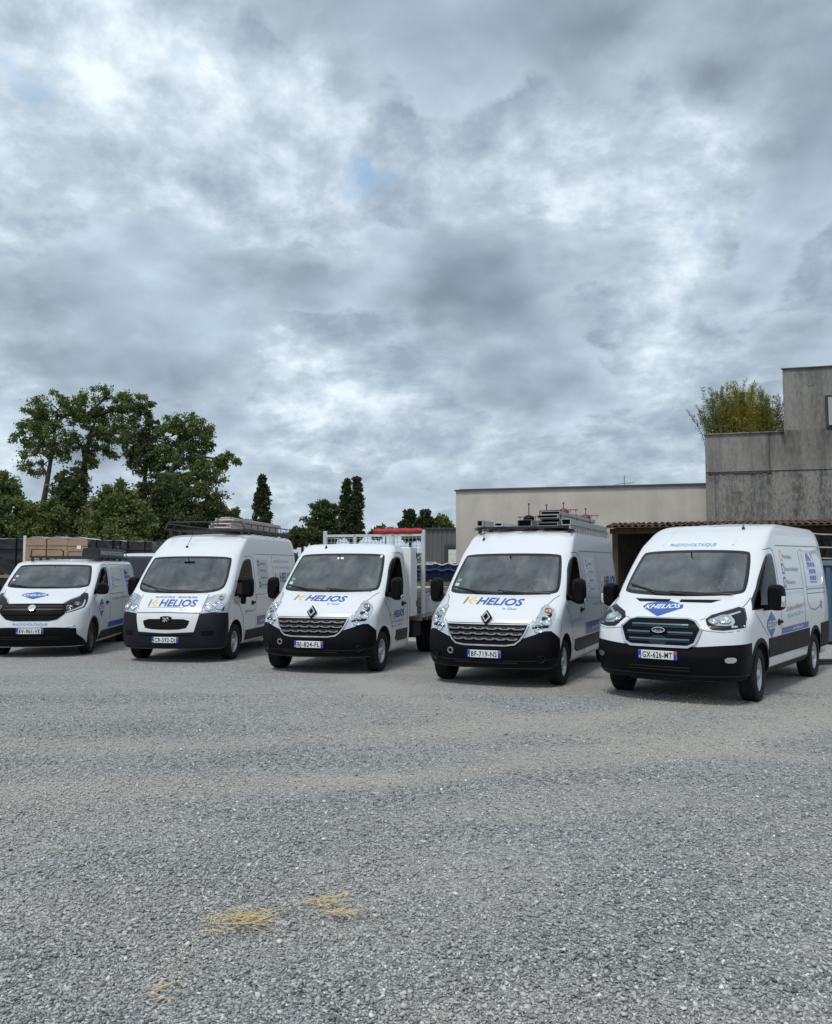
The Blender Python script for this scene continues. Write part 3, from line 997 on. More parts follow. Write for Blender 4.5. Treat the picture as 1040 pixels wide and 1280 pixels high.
# bamboo growing on the flat roof
def leaf_mesh(name, pts, size, aspect=.45, droop=.0, seed=1, dirs=None):
    """one mesh of many leaf-shaped quads"""
    r = np.random.default_rng(seed)
    pts = np.asarray(pts, float); n = len(pts)
    if dirs is None:
        a = r.normal(size=(n, 3)); a[:, 2] -= droop
    else:
        a = np.asarray(dirs, float) + r.normal(size=(n, 3)) * .35
    a /= np.linalg.norm(a, axis=1)[:, None]
    b = np.cross(a, r.normal(size=(n, 3))); b /= np.linalg.norm(b, axis=1)[:, None] + 1e-9
    L = size * r.uniform(.6, 1.35, n)[:, None]
    v = np.stack([pts, pts + a * L * .5 + b * L * aspect * .5, pts + a * L, pts + a * L * .5 - b * L * aspect * .5], 1).reshape(-1, 3)
    f = np.arange(n * 4).reshape(-1, 4)
    me = bpy.data.meshes.new(name)
    me.vertices.add(len(v)); me.vertices.foreach_set('co', v.astype(np.float32).ravel())
    me.loops.add(n * 4); me.loops.foreach_set('vertex_index', f.astype(np.int32).ravel())
    me.polygons.add(n); me.polygons.foreach_set('loop_start', np.arange(0, n * 4, 4, dtype=np.int32))
    me.update(calc_edges=True)
    at_ = me.attributes.new('tone', 'FLOAT', 'POINT'); at_.data.foreach_set('value', np.repeat(r.random(n), 4).astype(np.float32))
    return me

def leaf_mat(name, dark, light, trans=.35):
    if name in MATS: return MATS[name]
    m = bpy.data.materials.new(name); m.use_nodes = True
    nt = m.node_tree; t = NT(nt); nt.nodes.clear()
    tone = t.n('ShaderNodeAttribute', attribute_name='tone').outputs['Fac']
    pos = t.n('ShaderNodeTexCoord').outputs['Object']
    f = t.math('MULTIPLY_ADD', tone, .5, t.math('MULTIPLY', t.noise(pos, .45, 4, .6), .6))
    c = t.mix(f, (*dark, 1), (*light, 1))
    d = t.n('ShaderNodeBsdfPrincipled', ins={'Base Color': c, 'Roughness': .55, 'Specular IOR Level': .3})
    tr = t.n('ShaderNodeBsdfTranslucent', ins={'Color': c})
    mx = t.n('ShaderNodeMixShader', ins={0: trans, 1: d.outputs[0], 2: tr.outputs[0]})
    t.n('ShaderNodeOutputMaterial', ins={0: mx.outputs[0]})
    MATS[name] = m
    return m

BARK = mat('bark', (.055, .047, .038), .95, var=.4, vscale=4)

def bamboo(px, D, n, hmin, hmax, spread, m, label, seed):
    d_ = dir_px(px, 540)
    # on the terrace, a metre behind the parapet
    o_ = WA - WN * 1.05
    t_ = (d_.x * o_.y - d_.y * o_.x) / (d_.y * WD.x - d_.x * WD.y)
    lx = max(.75, min(2.0, (o_ + WD * t_ - WA).dot(WD) - 8.56))
    c = o_ + WD * (lx + 8.56 - (o_ - WA).dot(WD)); c.z = 6.1
    e = empty('bamboo_clump', c, label=label, cat='bamboo', group='bamboo on the roof of the concrete building')
    rr = random.Random(seed)
    bm = bmesh.new(); pts, dirs = [], []
    for i in range(n):
        x, y = max(-.6, min(.6, rr.gauss(0, spread * .5))), max(-.5, min(.6, rr.gauss(0, .3)))
        h = hmin + (hmax - hmin) * rr.random() ** 1.7; lean = Vector((x * .45 + rr.gauss(0, .16), y * .3 + rr.gauss(0, .1), 0))
        P = [Vector((x, y, 0)) + Vector((0, 0, h)) * t + lean * t ** 1.8 for t in np.linspace(0, 1, 7)]
        add_tube(bm, P, [.010, .010, .009, .008, .006, .004, .002], 4, cap=False)
        nl = int(h * 150)
        for k in range(nl):
            t = rr.uniform(.05, 1) ** .9
            j = min(int(t * 6), 5); q = P[j].lerp(P[j + 1], t * 6 - j)
            side = Vector((rr.gauss(0, 1), rr.gauss(0, 1), .6)).normalized()
            q = q + side * rr.uniform(0, .24 * max(.12, 1.05 - t))
            pts.append(q); dirs.append(side + Vector((0, 0, .3)))
    link_bm('stem', bm, mat('bamboo_stem', (.16, .15, .05), .6), e)
    link('foliage', leaf_mesh('foliage', pts, .10, .17, seed=seed, dirs=dirs), m, e)
bamboo(897, 28.7, 70, .9, 2.1, .66, leaf_mat('bamboo_dark', (.07, .085, .02), (.19, .21, .055)), 'dark green feathery bamboo overhanging the left edge of the concrete roof', 3)
bamboo(928, 28.4, 84, .7, 2.05, .50, leaf_mat('bamboo_yellow', (.24, .21, .022), (.48, .41, .06)), 'yellowish dense bamboo in the middle of the concrete roof terrace', 4)
bamboo(962, 28.2, 66, .6, 1.95, .66, leaf_mat('bamboo_green', (.11, .125, .02), (.30, .31, .065)), 'light green bamboo standing against the upper storey of the concrete building', 5)

# open shed with a tiled lean-to roof
WOOD = mat('old_wood', (.075, .045, .027), .85, var=.45, vscale=5)
SHADE_BOARD = mat('shade_board', (.018, .011, .008), .9, var=.5, vscale=5)  # near-black colour carries the shade inside the shed
WOOD2 = mat('pale_wood', (.36, .27, .18), .8, var=.3, vscale=4)
def tile_mat():
    m = mat('clay_tile', (.115, .066, .048), .9, var=.5, vscale=2.5)
    return m
def build_shed():
    e = empty('open_shed', label='open-fronted timber shed with a low clay tile roof along the concrete wall', cat='shed')
    e.matrix_world = WALL_M
    x0, x1, d = 5.62, 15.6, 4.3
    zr, ze = 3.24, 2.93
    def B(name, c, s, m, rot=None, bev=.006):
        bm = bmesh.new(); add_box(bm, c, s, rot, bevel=bev); return link_bm(name, bm, m, e)
    for i, x in enumerate(np.arange(x0 + .15, x1, 3.1)):
        B('post', (x, -d + .25, ze / 2 - .06), (.16, .16, ze - .14), WOOD)
    B('eave_beam', ((x0 + x1) / 2, -d + .25, ze - .055), (x1 - x0, .12, .15), mat('eave_wood', (.10, .058, .034), .8, var=.4))
    sl = math.atan2(zr - ze, d)
    for x in np.arange(x0 + .2, x1, .62):
        B('rafter', (x, -d / 2 - .05, (zr + ze) / 2 - .03), (.07, d + .1, .11), WOOD, (sl, 0, 0))
    B('roof_boarding', ((x0 + x1) / 2, -d / 2 - .08, (zr + ze) / 2 + .042), (x1 - x0 + .1, d + .35, .025), WOOD, (sl, 0, 0))
    # canal tiles, three courses from eave to wall
    bm = bmesh.new()
    L, r_ = (d + .4) / 3 + .12, .085
    ring = []
    for y, rr_ in ((0, r_), (L, r_ * .86)):
        ring.append([(rr_ * math.cos(t), y, rr_ * math.sin(t) * .85) for t in np.linspace(0, math.pi, 7)])
        ring.append([((rr_ - .016) * math.cos(t), y, (rr_ - .016) * math.sin(t) * .85) for t in np.linspace(0, math.pi, 7)])
    vs = [[bm.verts.new(p) for p in q] for q in ring]
    for i in range(6):
        bm.faces.new((vs[0][i], vs[2][i], vs[2][i + 1], vs[0][i + 1]))
        bm.faces.new((vs[1][i], vs[0][i], vs[0][i + 1], vs[1][i + 1]))
        bm.faces.new((vs[1][i], vs[1][i + 1], vs[3][i + 1], vs[3][i]))
    me = bpy.data.meshes.new('tile'); bm.to_mesh(me); bm.free(); me.materials.append(tile_mat())
    for i, x in enumerate(np.arange(x0, x1, .19)):
        for k in range(3):
            y = -d - .22 + k * (L - .12)
            o = link('tile', me, None, e)
            o.location = (x + random.uniform(-.012, .012), y + random.uniform(-.03, .03), ze + (y + d) * math.tan(sl) + .055 + k * .004)
            o.rotation_euler = (sl - .012 + random.uniform(-.01, .01), 0, random.uniform(-.02, .02))
    # board back, added dark so the inside reads as deep shade
    for k, x in enumerate(np.arange(x0 + .1, x1, .24)):
        B('board', (x, -.12 - .01 * (k % 2), 1.60), (.225, .025, 3.2), SHADE_BOARD)
    B('concrete_base', ((x0 + x1) / 2, -d / 2, .02), (x1 - x0, d - .1, .04), mat('shed_floor', (.05, .045, .04), .95, var=.4))
build_shed()

def timber_stack(name, loc, rz, rows, cols, L, w, h, m, label, group=None, cat='timber stack'):
    e = empty(name, loc, rz, label, cat, group)
    bm = bmesh.new(); add_box(bm, (0, 0, 0), (w * .94, L, h * .88), bevel=.004)
    me = bpy.data.meshes.new('plank'); bm.to_mesh(me); bm.free(); me.materials.append(m)
    for r_ in range(rows):
        for c in range(cols):
            o = link('plank', me, None, e)
            o.location = ((c - (cols - 1) / 2) * w, random.uniform(-.06, .06), (r_ + .5) * h)
            o.rotation_euler = (0, 0, random.uniform(-.01, .01))
    return e
def wl(x, y, z=0):
    return WALL_M @ Vector((x, y, z))
WRZ = math.atan2(WD.y, WD.x)
timber_stack('timber_stack', wl(6.9, -2.6), WRZ + math.pi / 2, 10, 5, 2.2, .22, .14, mat('shade_timber', (.026, .017, .011), .9, var=.5), 'dark brown planks piled under the tiled shed roof', 'timber under the shed')  # timber colour darkened to deepen the shade under the roof
timber_stack('timber_stack', wl(8.9, -3.2), WRZ + .05, 7, 6, 1.9, .2, .16, mat('shade_timber', (.026, .017, .011), .9), 'short brown beams stacked at the open front of the shed', 'timber under the shed')
timber_stack('timber_stack', wl(12.2, -2.8), WRZ + math.pi / 2, 8, 5, 2.0, .22, .15, mat('shade_timber', (.026, .017, .011), .9), 'brown timber stacked behind the blue skip under the shed', 'timber under the shed')

# tubular racks and blue skip at the right edge
def build_rack():
    e = empty('tube_rack', at(1034, 760, 21.6), .1, 'rack of bent galvanised tubes standing behind the blue skip', 'metal rack')
    e.location.z = 0
    P = mat('pale_tube', (.42, .42, .40), .5, .3, var=.3)
    for z, y, bow in ((2.62, 0, .04), (2.30, .1, -.05), (2.02, 0, .06), (1.86, .2, -.03)):
        bm = bmesh.new(); add_tube(bm, [(-.55, y, z + bow), (-.1, y, z), (.6, y - .1, z - .02), (1.8, y, z + bow)], .022, 6); link_bm('rail', bm, P, e)
    for x in (-.25, .55, 1.4):
        bm = bmesh.new(); add_tube(bm, [(x, .06, 0), (x, .06, 2.66)], .025, 6); link_bm('upright', bm, P, e)
build_rack()

def build_skip():
    e = empty('skip', at(1030, 800, 20.2), -.25, 'blue steel skip with faded white lettering at the right edge of the yard', 'skip')
    e.location.z = 0
    m = mat('skip_blue', (.055, .095, .16), .6, var=.35, vscale=2)
    m2 = mat('skip_rim', (.13, .18, .235), .6, var=.3)
    W_, L_, H_ = 2.6, 4.2, 1.86
    for nm, c, s in (('end_wall', (W_ / 2, .03, H_ / 2 + .06), (W_, .06, H_ - .1)), ('end_wall', (W_ / 2, L_ - .03, H_ / 2 + .06), (W_, .06, H_ - .1)), ('side_wall', (.03, L_ / 2, H_ / 2 + .06), (.06, L_ - .13, H_ - .1)),
                     ('side_wall', (W_ - .03, L_ / 2, H_ / 2 + .06), (.06, L_ - .13, H_ - .1)), ('floor_plate', (W_ / 2, L_ / 2, .12), (W_ - .13, L_ - .13, .06))):
        bm = bmesh.new(); add_box(bm, c, s, bevel=.006); link_bm(nm, bm, m, e)
    for nm, c, s in (('rim', (W_ / 2, -.02, H_ + .03), (W_ + .12, .14, .12)), ('rim', (-.02, L_ / 2, H_ + .03), (.14, L_ - .15, .12)), ('rim', (W_ + .02, L_ / 2, H_ + .03), (.14, L_ - .15, .12)), ('rim', (W_ / 2, L_ + .02, H_ + .03), (W_ + .12, .14, .12))):
        bm = bmesh.new(); add_box(bm, c, s, bevel=.012); link_bm(nm, bm, m2, e)
    for x in (.12, .75, 1.4, 2.05, 2.5):
        bm = bmesh.new(); add_box(bm, (x, -.045, H_ / 2), (.10, .09, H_ - .15), bevel=.01); link_bm('rib', bm, m, e)
    for x in (.5, 2.1):
        bm = bmesh.new(); add_box(bm, (x, L_ / 2, .045), (.14, L_ - .2, .09)); link_bm('skid', bm, m, e)
    v, f = text_mesh('ON', .02)
    xs = [q[0] for q in v]; w = max(xs)
    me = bpy.data.meshes.new('lettering')
    me.from_pydata([(.20 + .44 * q[0] / w, -.004, .98 + q[1] * .30) for q in v], [], f)
    link('lettering', me, PALEV, e)
build_skip()
def build_bars():
    e = empty('steel_bars', at(1030, 832, 15.9), .15, 'few dark steel bars lying on the gravel beside the right-hand van', 'steel bars')
    e.location.z = 0
    for i in range(5):
        bm = bmesh.new(); add_box(bm, (.9 + random.uniform(-.1, .1), i * .09, .03 + .035 * (i % 2)), (2.4, .05, .035), (0, 0, random.uniform(-.04, .04)), bevel=.004); link_bm('bar', bm, BLKMET, e)
build_bars()

# ------------------------------------------------------------------ middle distance
def build_warehouse():
    D = 55
    p = at(531, 662, D)
    e = empty('warehouse', (p.x, D, 0), R(-4), 'dark grey sheet-metal warehouse with a white roller door', 'warehouse')
    H = p.z
    def sheet():
        m = bpy.data.materials.new('grey_cladding'); m.use_nodes = True
        t = NT(m.node_tree); b = m.node_tree.nodes['Principled BSDF']
        pos = t.n('ShaderNodeTexCoord').outputs['Object']
        t.set(b.inputs['Base Color'], t.mix(t.noise(pos, .4, 4), (.085, .088, .09, 1), (.115, .118, .12, 1)))
        b.inputs['Roughness'].default_value = .6
        return m
    sm = sheet()
    bm = bmesh.new(); add_box(bm, (7, 7, H / 2), (14, 14, H)); link_bm('wall', bm, sm, e)
    bm = bmesh.new()
    for x in np.arange(.1, 14, .3): add_box(bm, (x, -.022, H / 2), (.12, .04, H - .02))
    tag(link_bm('cladding_rib', bm, sm, e), kind='stuff')
    bm = bmesh.new(); add_box(bm, (7, 6.96, H + .06), (14.2, 14.2, .12)); link_bm('roof_edge', bm, mat('dark_trim', (.035, .036, .038), .6), e)
    df = link_bm('door_frame', (lambda b_: (add_box(b_, (1.36, -.06, 1.55), (.22, .14, 3.1)), add_box(b_, (2.9, -.06, 3.2), (3.3, .14, .22)), b_)[-1])(bmesh.new()), mat('dark_trim', (.035, .036, .038), .6), e)
    for k in range(10):
        bm = bmesh.new(); add_box(bm, (3.0, -.03 - .012 * (k % 2), .16 + k * .3), (3.0, .06, .292)); link_bm('door_panel', bm, mat('roller_white', (.62, .62, .60), .6, var=.1), e)
build_warehouse()

def build_tarp():
    D = 29
    a, b = at(508, 706, D), at(590, 706, D)
    w = b.x - a.x
    e = empty('tarpaulin', ((a.x + b.x) / 2, D + 1.2, 0), .0, 'dark blue tarpaulin with a silver edge draped over stacked boards', 'tarpaulin')
    z1 = 1.90
    bm = bmesh.new()
    N, Mx = 40, 8
    rows = []
    prof = [(-1.25, 1.38), (-1.24, 1.6), (-1.22, z1 - .05), (-1.15, z1), (0, z1 + .05), (1.15, z1), (1.22, z1 - .05), (1.25, 1.4)]
    for i in range(N + 1):
        x = -w / 2 + w * i / N
        rows.append([bm.verts.new((x, y +   .012 * math.sin(i * 1.7 + k), z + .010 * math.sin(i * .9 + k * 1.3) + (.01 * math.sin(i * 2.3) if k < 2 else 0))) for k, (y, z) in enumerate(prof)])
    for r0, r1 in zip(rows, rows[1:]):
        for k in range(len(prof) - 1): bm.faces.new((r0[k], r1[k], r1[k + 1], r0[k + 1]))
    for r0, fl in ((rows[0], 0), (rows[-1], 1)): bm.faces.new(r0 if fl else r0[::-1])
    link_bm('sheet', bm, mat('tarp_blue', (.004, .007, .022), .7, spec=.2, var=.3), e, 60)
    bm = bmesh.new()
    P = [(-w / 2 + w * i / 40, -1.235 + .02 * math.sin(i * 1.7), z1 + .02 + .03 * math.sin(i * .8) * (1 if i > 14 else .2)) for i in range(41)]
    add_tube(bm, P, .022, 6); link_bm('silver_edge', bm, mat('tarp_edge', (.55, .56, .57), .4), e)
    bm = bmesh.new(); add_tube(bm, [(p[0], p[1] - .03, p[2] - .20) for p in P], .03, 6); link_bm('blue_rope', bm, mat('rope_blue', (.02, .05, .17), .7), e)
    timber_stack('board_stack', ((a.x + b.x) / 2, D + 1.2, .0), math.pi / 2, 9, 8, w * .98, .27, .15, mat('beige_board', (.40, .35, .29), .8, var=.25), 'pale beige boards stacked under the dark blue tarpaulin', None, 'board stack')
build_tarp()
def pale_panels():
    p = at(538, 703, 40)
    e = empty('panel_stack', (p.x, 40, 0), .1, 'pale grey crates stacked in front of the dark warehouse', 'crate stack')
    for k in range(6):
        bm = bmesh.new(); add_box(bm, (random.uniform(-.05, .05), 0, .2 + k * .345), (.75 if k < 5 else .5, .9, .33), bevel=.015); link_bm('crate', bm, mat('crate_grey', (.33, .33, .33), .7, var=.2), e)
pale_panels()

# ------------------------------------------------------------------ stored pallets at the back left
FILM = mat('black_film', (.016, .016, .019), .3, spec=.5, var=.5, vscale=2, bump=1.0, bscale=9)
CARD = mat('cardboard', (.36, .25, .165), .85, var=.18, vscale=3)
FOAM = mat('white_film', (.66, .66, .64), .5, var=.15)
PALLETW = mat('pallet_wood', (.27, .21, .145), .85, var=.35, vscale=6)

def pallet_parts(e, w, d, z):
    for k in range(5):
        bm = bmesh.new(); add_box(bm, (-w / 2 + .06 + k * (w - .12) / 4, 0, z + .111), (.11, d, .022)); link_bm('slat', bm, PALLETW, e)
    for y in (-d / 2 + .05, 0, d / 2 - .05):
        bm = bmesh.new(); add_box(bm, (0, y, z + .055), (w, .09, .088)); link_bm('bearer', bm, PALLETW, e)

def crumple_box(bm, w, d, h, z, amp, nx=8, nz=8, seed=0):
    """box with a slightly slack surface"""
    rr = random.Random(seed)
    add_box(bm, (0, 0, z + h / 2), (w, d, h))
    bmesh.ops.subdivide_edges(bm, edges=bm.edges[:], cuts=6, use_grid_fill=True)
    for vv in bm.verts:
        q = vv.co
        vv.co = q + Vector((rr.uniform(-amp, amp), rr.uniform(-amp, amp), rr.uniform(-amp, amp) * .7))

def film_unit(px, D, w, z, h, label, seed, strapx=True):
    p = at(px, 700, D)
    e = empty('wrapped_pallet', (p.x, D, 0), random.uniform(-.03, .03), label, 'wrapped pallet', 'black wrapped pallets at the back of the yard')
    pallet_parts(e, w, 1.1, z)
    bm = bmesh.new(); crumple_box(bm, w, 1.1, h - .13, z + .126, .022, seed=seed); link_bm('film', bm, FILM, e)
    for x in (-w * .28, w * .28):
        bm = bmesh.new(); add_box(bm, (x, -.568, z + .126 + (h - .13) / 2), (.03, .012, h - .1)); add_box(bm, (x, 0, z + h + .016), (.03, 1.12, .010)); link_bm('strap', bm, INK, e)
    bm = bmesh.new(); add_box(bm, (0, -.565, z + .13 + h * .62), (w + .01, .015, .025)); link_bm('strap', bm, INK, e)
    bm = bmesh.new(); add_box(bm, (random.uniform(-.2, .2), .0, z + h + .004), (w * .8, .9, .02), (0, 0, .05)); link_bm('top_sheet', bm, mat('grey_film', (.42, .43, .43), .4), e)
    return e
def carton(px, D, w, z, h, label, seed):
    p = at(px, 700, D)
    e = empty('cardboard_carton', (p.x, D, 0), random.uniform(-.02, .02), label, 'cardboard carton', 'cardboard cartons at the back of the yard')
    pallet_parts(e, w, 1.1, z)
    bm = bmesh.new(); crumple_box(bm, w * .97, 1.1, h - .13, z + .126, .005, seed=seed); link_bm('box', bm, CARD, e)
    for zz in (.36, .72):
        bm = bmesh.new(); add_box(bm, (0, -.556, z + .126 + h * zz), (w * .96, .012, .012)); link_bm('seam', bm, mat('card_seam', (.22, .15, .10), .9), e)
    bm = bmesh.new()
    n = 9; rr = random.Random(seed); top = []
    for j in range(4):
        top.append([bm.verts.new((-w * .5 + w * i / n, -.57 + j * .38, z + h + .01 + rr.uniform(0, .05) * math.sin(math.pi * i / n) + .03 * math.sin(math.pi * i / n))) for i in range(n + 1)])
    for r0, r1 in zip(top, top[1:]):
        for i in range(n): bm.faces.new((r0[i], r0[i + 1], r1[i + 1], r1[i]))
    bmesh.ops.solidify(bm, geom=bm.faces[:], thickness=.02)
    link_bm('film_cap', bm, FOAM, e, 50)
    return e
DB = 25.5
low = 0.0
for i, px in enumerate((-30, 12, 54, 96, 138, 178)):
    film_unit(px, DB + .1, .96, 0.0, 1.46, ['black wrapped pallet under the stack at the far left edge', 'lower black wrapped pallet behind the windscreen of the leftmost van', 'lower black wrapped pallet under the leftmost cartons', 'lower black wrapped pallet under the rightmost carton',
        'lower black wrapped pallet behind the roof rack of the low van', 'lower black wrapped pallet nearest the high-roofed van'][i], 20 + i)
film_unit(-24, DB, 1.0, 1.49, 1.14, 'black wrapped pallet, topmost at the far left edge', 31)
film_unit(19, DB, 1.02, 1.49, 1.14, 'upper black wrapped pallet left of the cardboard cartons, wrinkled film with straps', 32)
carton(55, DB, .58, 1.49, 1.14, 'cardboard carton next to the black wrapped pallet, leftmost of the three', 41)
carton(80.5, DB, .60, 1.49, 1.14, 'cardboard carton in the middle of the three', 42)
c_ = carton(106, DB, .60, 1.49, 1.12, 'cardboard carton with a white label, rightmost of the three', 43)
bm = bmesh.new(); add_box(bm, (.05, -.563, 2.38), (.12, .006, .10)); link_bm('paper_label', bm, WHITEV, c_)
film_unit(139, DB, .84, 1.49, 1.09, 'upper black wrapped pallet right of the cardboard cartons', 33)
film_unit(178, DB, .90, 1.49, 1.07, 'upper black wrapped pallet just left of the high-roofed van', 34)
bm = bmesh.new(); p = at(31, 688, DB - 1.0); add_box(bm, (p.x, p.y, 1.35), (.07, .07, 2.7), bevel=.006)
tag(link_bm('storage_post', bm, FOAM), 'white upright post in front of the black wrapped pallet', 'post')

# another vehicle waiting behind the gap between the two left vans
def build_dark_van():
    e = empty('dark_van', at(180, 760, 22.6), R(12), 'dark panel van with a pale roof half hidden between the two left vans', 'van')
    e.location.z = 0
    rows = [(z * 1.115, *r_) for z, *r_ in ROWS_TALENTO]
    sh = Shell(rows, 4.06)
    m = mat('dark_paint', (.02, .021, .025), .3, coat=.4)
    sh.me.materials.append(m)
    link('body', sh.me, None, e, 35)
    wp = mirror_poly([(x, z * 1.115) for x, z in WS['tal']])
    patch('windscreen', sh, wp, 'front', FRIT, e, .004)
    patch('roof_panel', sh, [(-.80, .95), (.80, .95), (.80, 3.8), (-.80, 3.8)], 'top', mat('pale_roof', (.62, .63, .64), .4), e, .006, .2, .2)
    patch('roof_front', sh, [(-.80, 2.10), (.80, 2.10), (.72, 2.165), (-.72, 2.165)], 'front', mat('pale_roof', (.62, .63, .64), .4), e, .006, .2, .05)
    for pr in ('side', 'pside'):
        patch('side_window', sh, [(y, z * 1.115) for y, z in SW['tal']], pr, FRIT, e, .004)
        strip('window_trim', sh, [(y, z * 1.115) for y, z in SW['tal']], pr, .03, CHROME, e, .008)
    for s in (1, -1):
        mirror(e, s, (1.12, .13, 1.42), (.26, .16, .24), 1.38, .94)
        patch('headlight', sh, [(s * a, z * 1.115) for a, z in [(23.5, 1.045), (44, 1.20), (52, 1.265), (46.5, 1.09), (40.5, .975), (25.2, .87)]], 'cyl', HLBACK, e, .004)
    wheels(e, .335, .22, .205, [(.845, 0, 0), (-.845, 0, 0), (.845, 3.1, 0), (-.845, 3.1, 0)], 8, 'steel', SILVER)
    underbody(e, -.6, 3.8, w=1.4)
# ------------------------------------------------------------------ building a van
WS = {  # windscreen outline seen from the front (x, z), right half from the bottom centre up
 'tra': [(0, 1.375), (.45, 1.385), (.80, 1.41), (.87, 1.47), (.80, 1.96), (.73, 2.015), (0, 2.035)],
 'mas': [(0, 1.345), (.45, 1.35), (.84, 1.365), (.915, 1.43), (.83, 1.95), (.77, 2.0), (0, 2.015)],
 'mch': [(0, 1.345), (.45, 1.35), (.84, 1.365), (.915, 1.43), (.83, 1.98), (.77, 2.03), (0, 2.045)],
 'box': [(0, 1.285), (.58, 1.29), (.80, 1.33), (.90, 1.43), (.84, 1.94), (.78, 2.0), (0, 2.015)],
 'tal': [(0, 1.345), (.45, 1.35), (.78, 1.37), (.85, 1.42), (.76, 1.80), (.70, 1.845), (0, 1.855)]}
SW = {  # side window outline (y, z)
 'tra': [(-.26, 1.21), (.06, 1.45), (.30, 1.67), (.60, 1.90), (.78, 1.975), (1.0, 1.98), (1.05, 1.93), (1.05, 1.30), (.99, 1.25), (.50, 1.23)],
 'mas': [(.10, 1.27), (.28, 1.47), (.60, 1.83), (.80, 1.955), (1.14, 1.965), (1.23, 1.90), (1.23, 1.42), (1.15, 1.36), (.50, 1.26)],
 'mch': [(.10, 1.27), (.28, 1.47), (.60, 1.83), (.80, 1.97), (1.14, 1.99), (1.24, 1.92), (1.24, 1.42), (1.15, 1.36), (.50, 1.26)],
 'box': [(-.10, 1.22), (.10, 1.48), (.47, 1.84), (.68, 1.955), (.98, 1.975), (1.07, 1.92), (1.07, 1.38), (.98, 1.32), (.40, 1.25)],
 'tal': [(.0, 1.22), (.31, 1.47), (.66, 1.72), (.88, 1.80), (1.18, 1.81), (1.26, 1.76), (1.26, 1.38), (1.15, 1.31), (.50, 1.25)]}

def mirror_poly(half):
    return half + [(-x, z) for x, z in reversed(half) if x != 0]

def inset(poly, d):
    """move every edge of a polygon inwards by d"""
    n = len(poly)
    area = sum(poly[i][0] * poly[(i + 1) % n][1] - poly[(i + 1) % n][0] * poly[i][1] for i in range(n))
    sg = 1 if area > 0 else -1
    out = []
    for i in range(n):
        p0, p1, p2 = Vector(poly[i - 1]), Vector(poly[i]), Vector(poly[(i + 1) % n])
        a, b = (p1 - p0).normalized(), (p2 - p1).normalized()
        na, nb = Vector((-a.y, a.x)) * sg, Vector((-b.y, b.x)) * sg
        k = (na + nb)
        k = k / max(k.length_squared / 2, .35)
        out.append((p1.x + k.x * d, p1.y + k.y * d))
    return out

def frame_on(sh, proj, u, v, off=0.0):
    l, n = sh.hit(proj, u, v)
    zx = n
    xx = Vector((0, 0, 1)).cross(n).normalized()
    yy = n.cross(xx)
    m = Matrix((xx, yy, zx)).transposed().to_4x4()
    m.translation = l + n * off
    return m

def put_bm(bm, m):
    bmesh.ops.transform(bm, matrix=m, verts=bm.verts[:])
    return bm

def disc_bm(r, h, seg=24, r2=None):
    bm = bmesh.new()
    bmesh.ops.create_cone(bm, cap_ends=True, segments=seg, radius1=r, radius2=r if r2 is None else r2, depth=h)
    return bm

def bowl(sh, proj, u, v, r, m, parent, off=.0, name='lamp_bowl'):
    """round lamp: chrome ring, dished reflector and bulb cap"""
    bm = bmesh.new()
    add_lathe(bm, [(.012, r), (.016, r * .92), (-.008, r * .74), (-.014, r * .45), (-.004, r * .30), (.010, r * .22), (.014, .001)], 24, 'Z')
    return link_bm(name, put_bm(bm, frame_on(sh, proj, u, v, off)), m, parent, 40)

def plate(sh, parent, z, text, xc=0.0):
    l, n = sh.hit('front', xc, z)
    y = l.y - .022
    bm = bmesh.new(); add_box(bm, (xc, y, z), (.52, .012, .11), bevel=.004)
    p = link_bm('number_plate', bm, PLATE, parent)
    for sx, m in ((-1, PLBLUE), (1, PLBLUE)):
        bm = bmesh.new(); add_box(bm, (xc + sx * .238, y - .0055, z), (.042, .005, .108))
        link_bm('plate_band', bm, m, p)
    bm = bmesh.new(); add_box(bm, (xc + .238, y - .0085, z + .03), (.036, .003, .036)); link_bm('plate_badge', bm, PLRED, p)
    v, f = text_mesh(text, .018, 0, 1.10)
    xs = [q[0] for q in v]; w = max(xs) - min(xs); mx = min(xs)
    me = bpy.data.meshes.new('lettering')
    me.from_pydata([(xc - .20 + .40 * (q[0] - mx) / w, y - .0075, z - .037 + q[1] / .70 * .074) for q in v], [], f)
    link('lettering', me, INK, p)
    v, f = text_mesh('F', .01)
    me = bpy.data.meshes.new('lettering')
    me.from_pydata([(xc - .245 + q[0] * .04, y - .0095, z - .045 + q[1] * .04) for q in v], [], f)
    link('lettering', me, WHITEV, p)

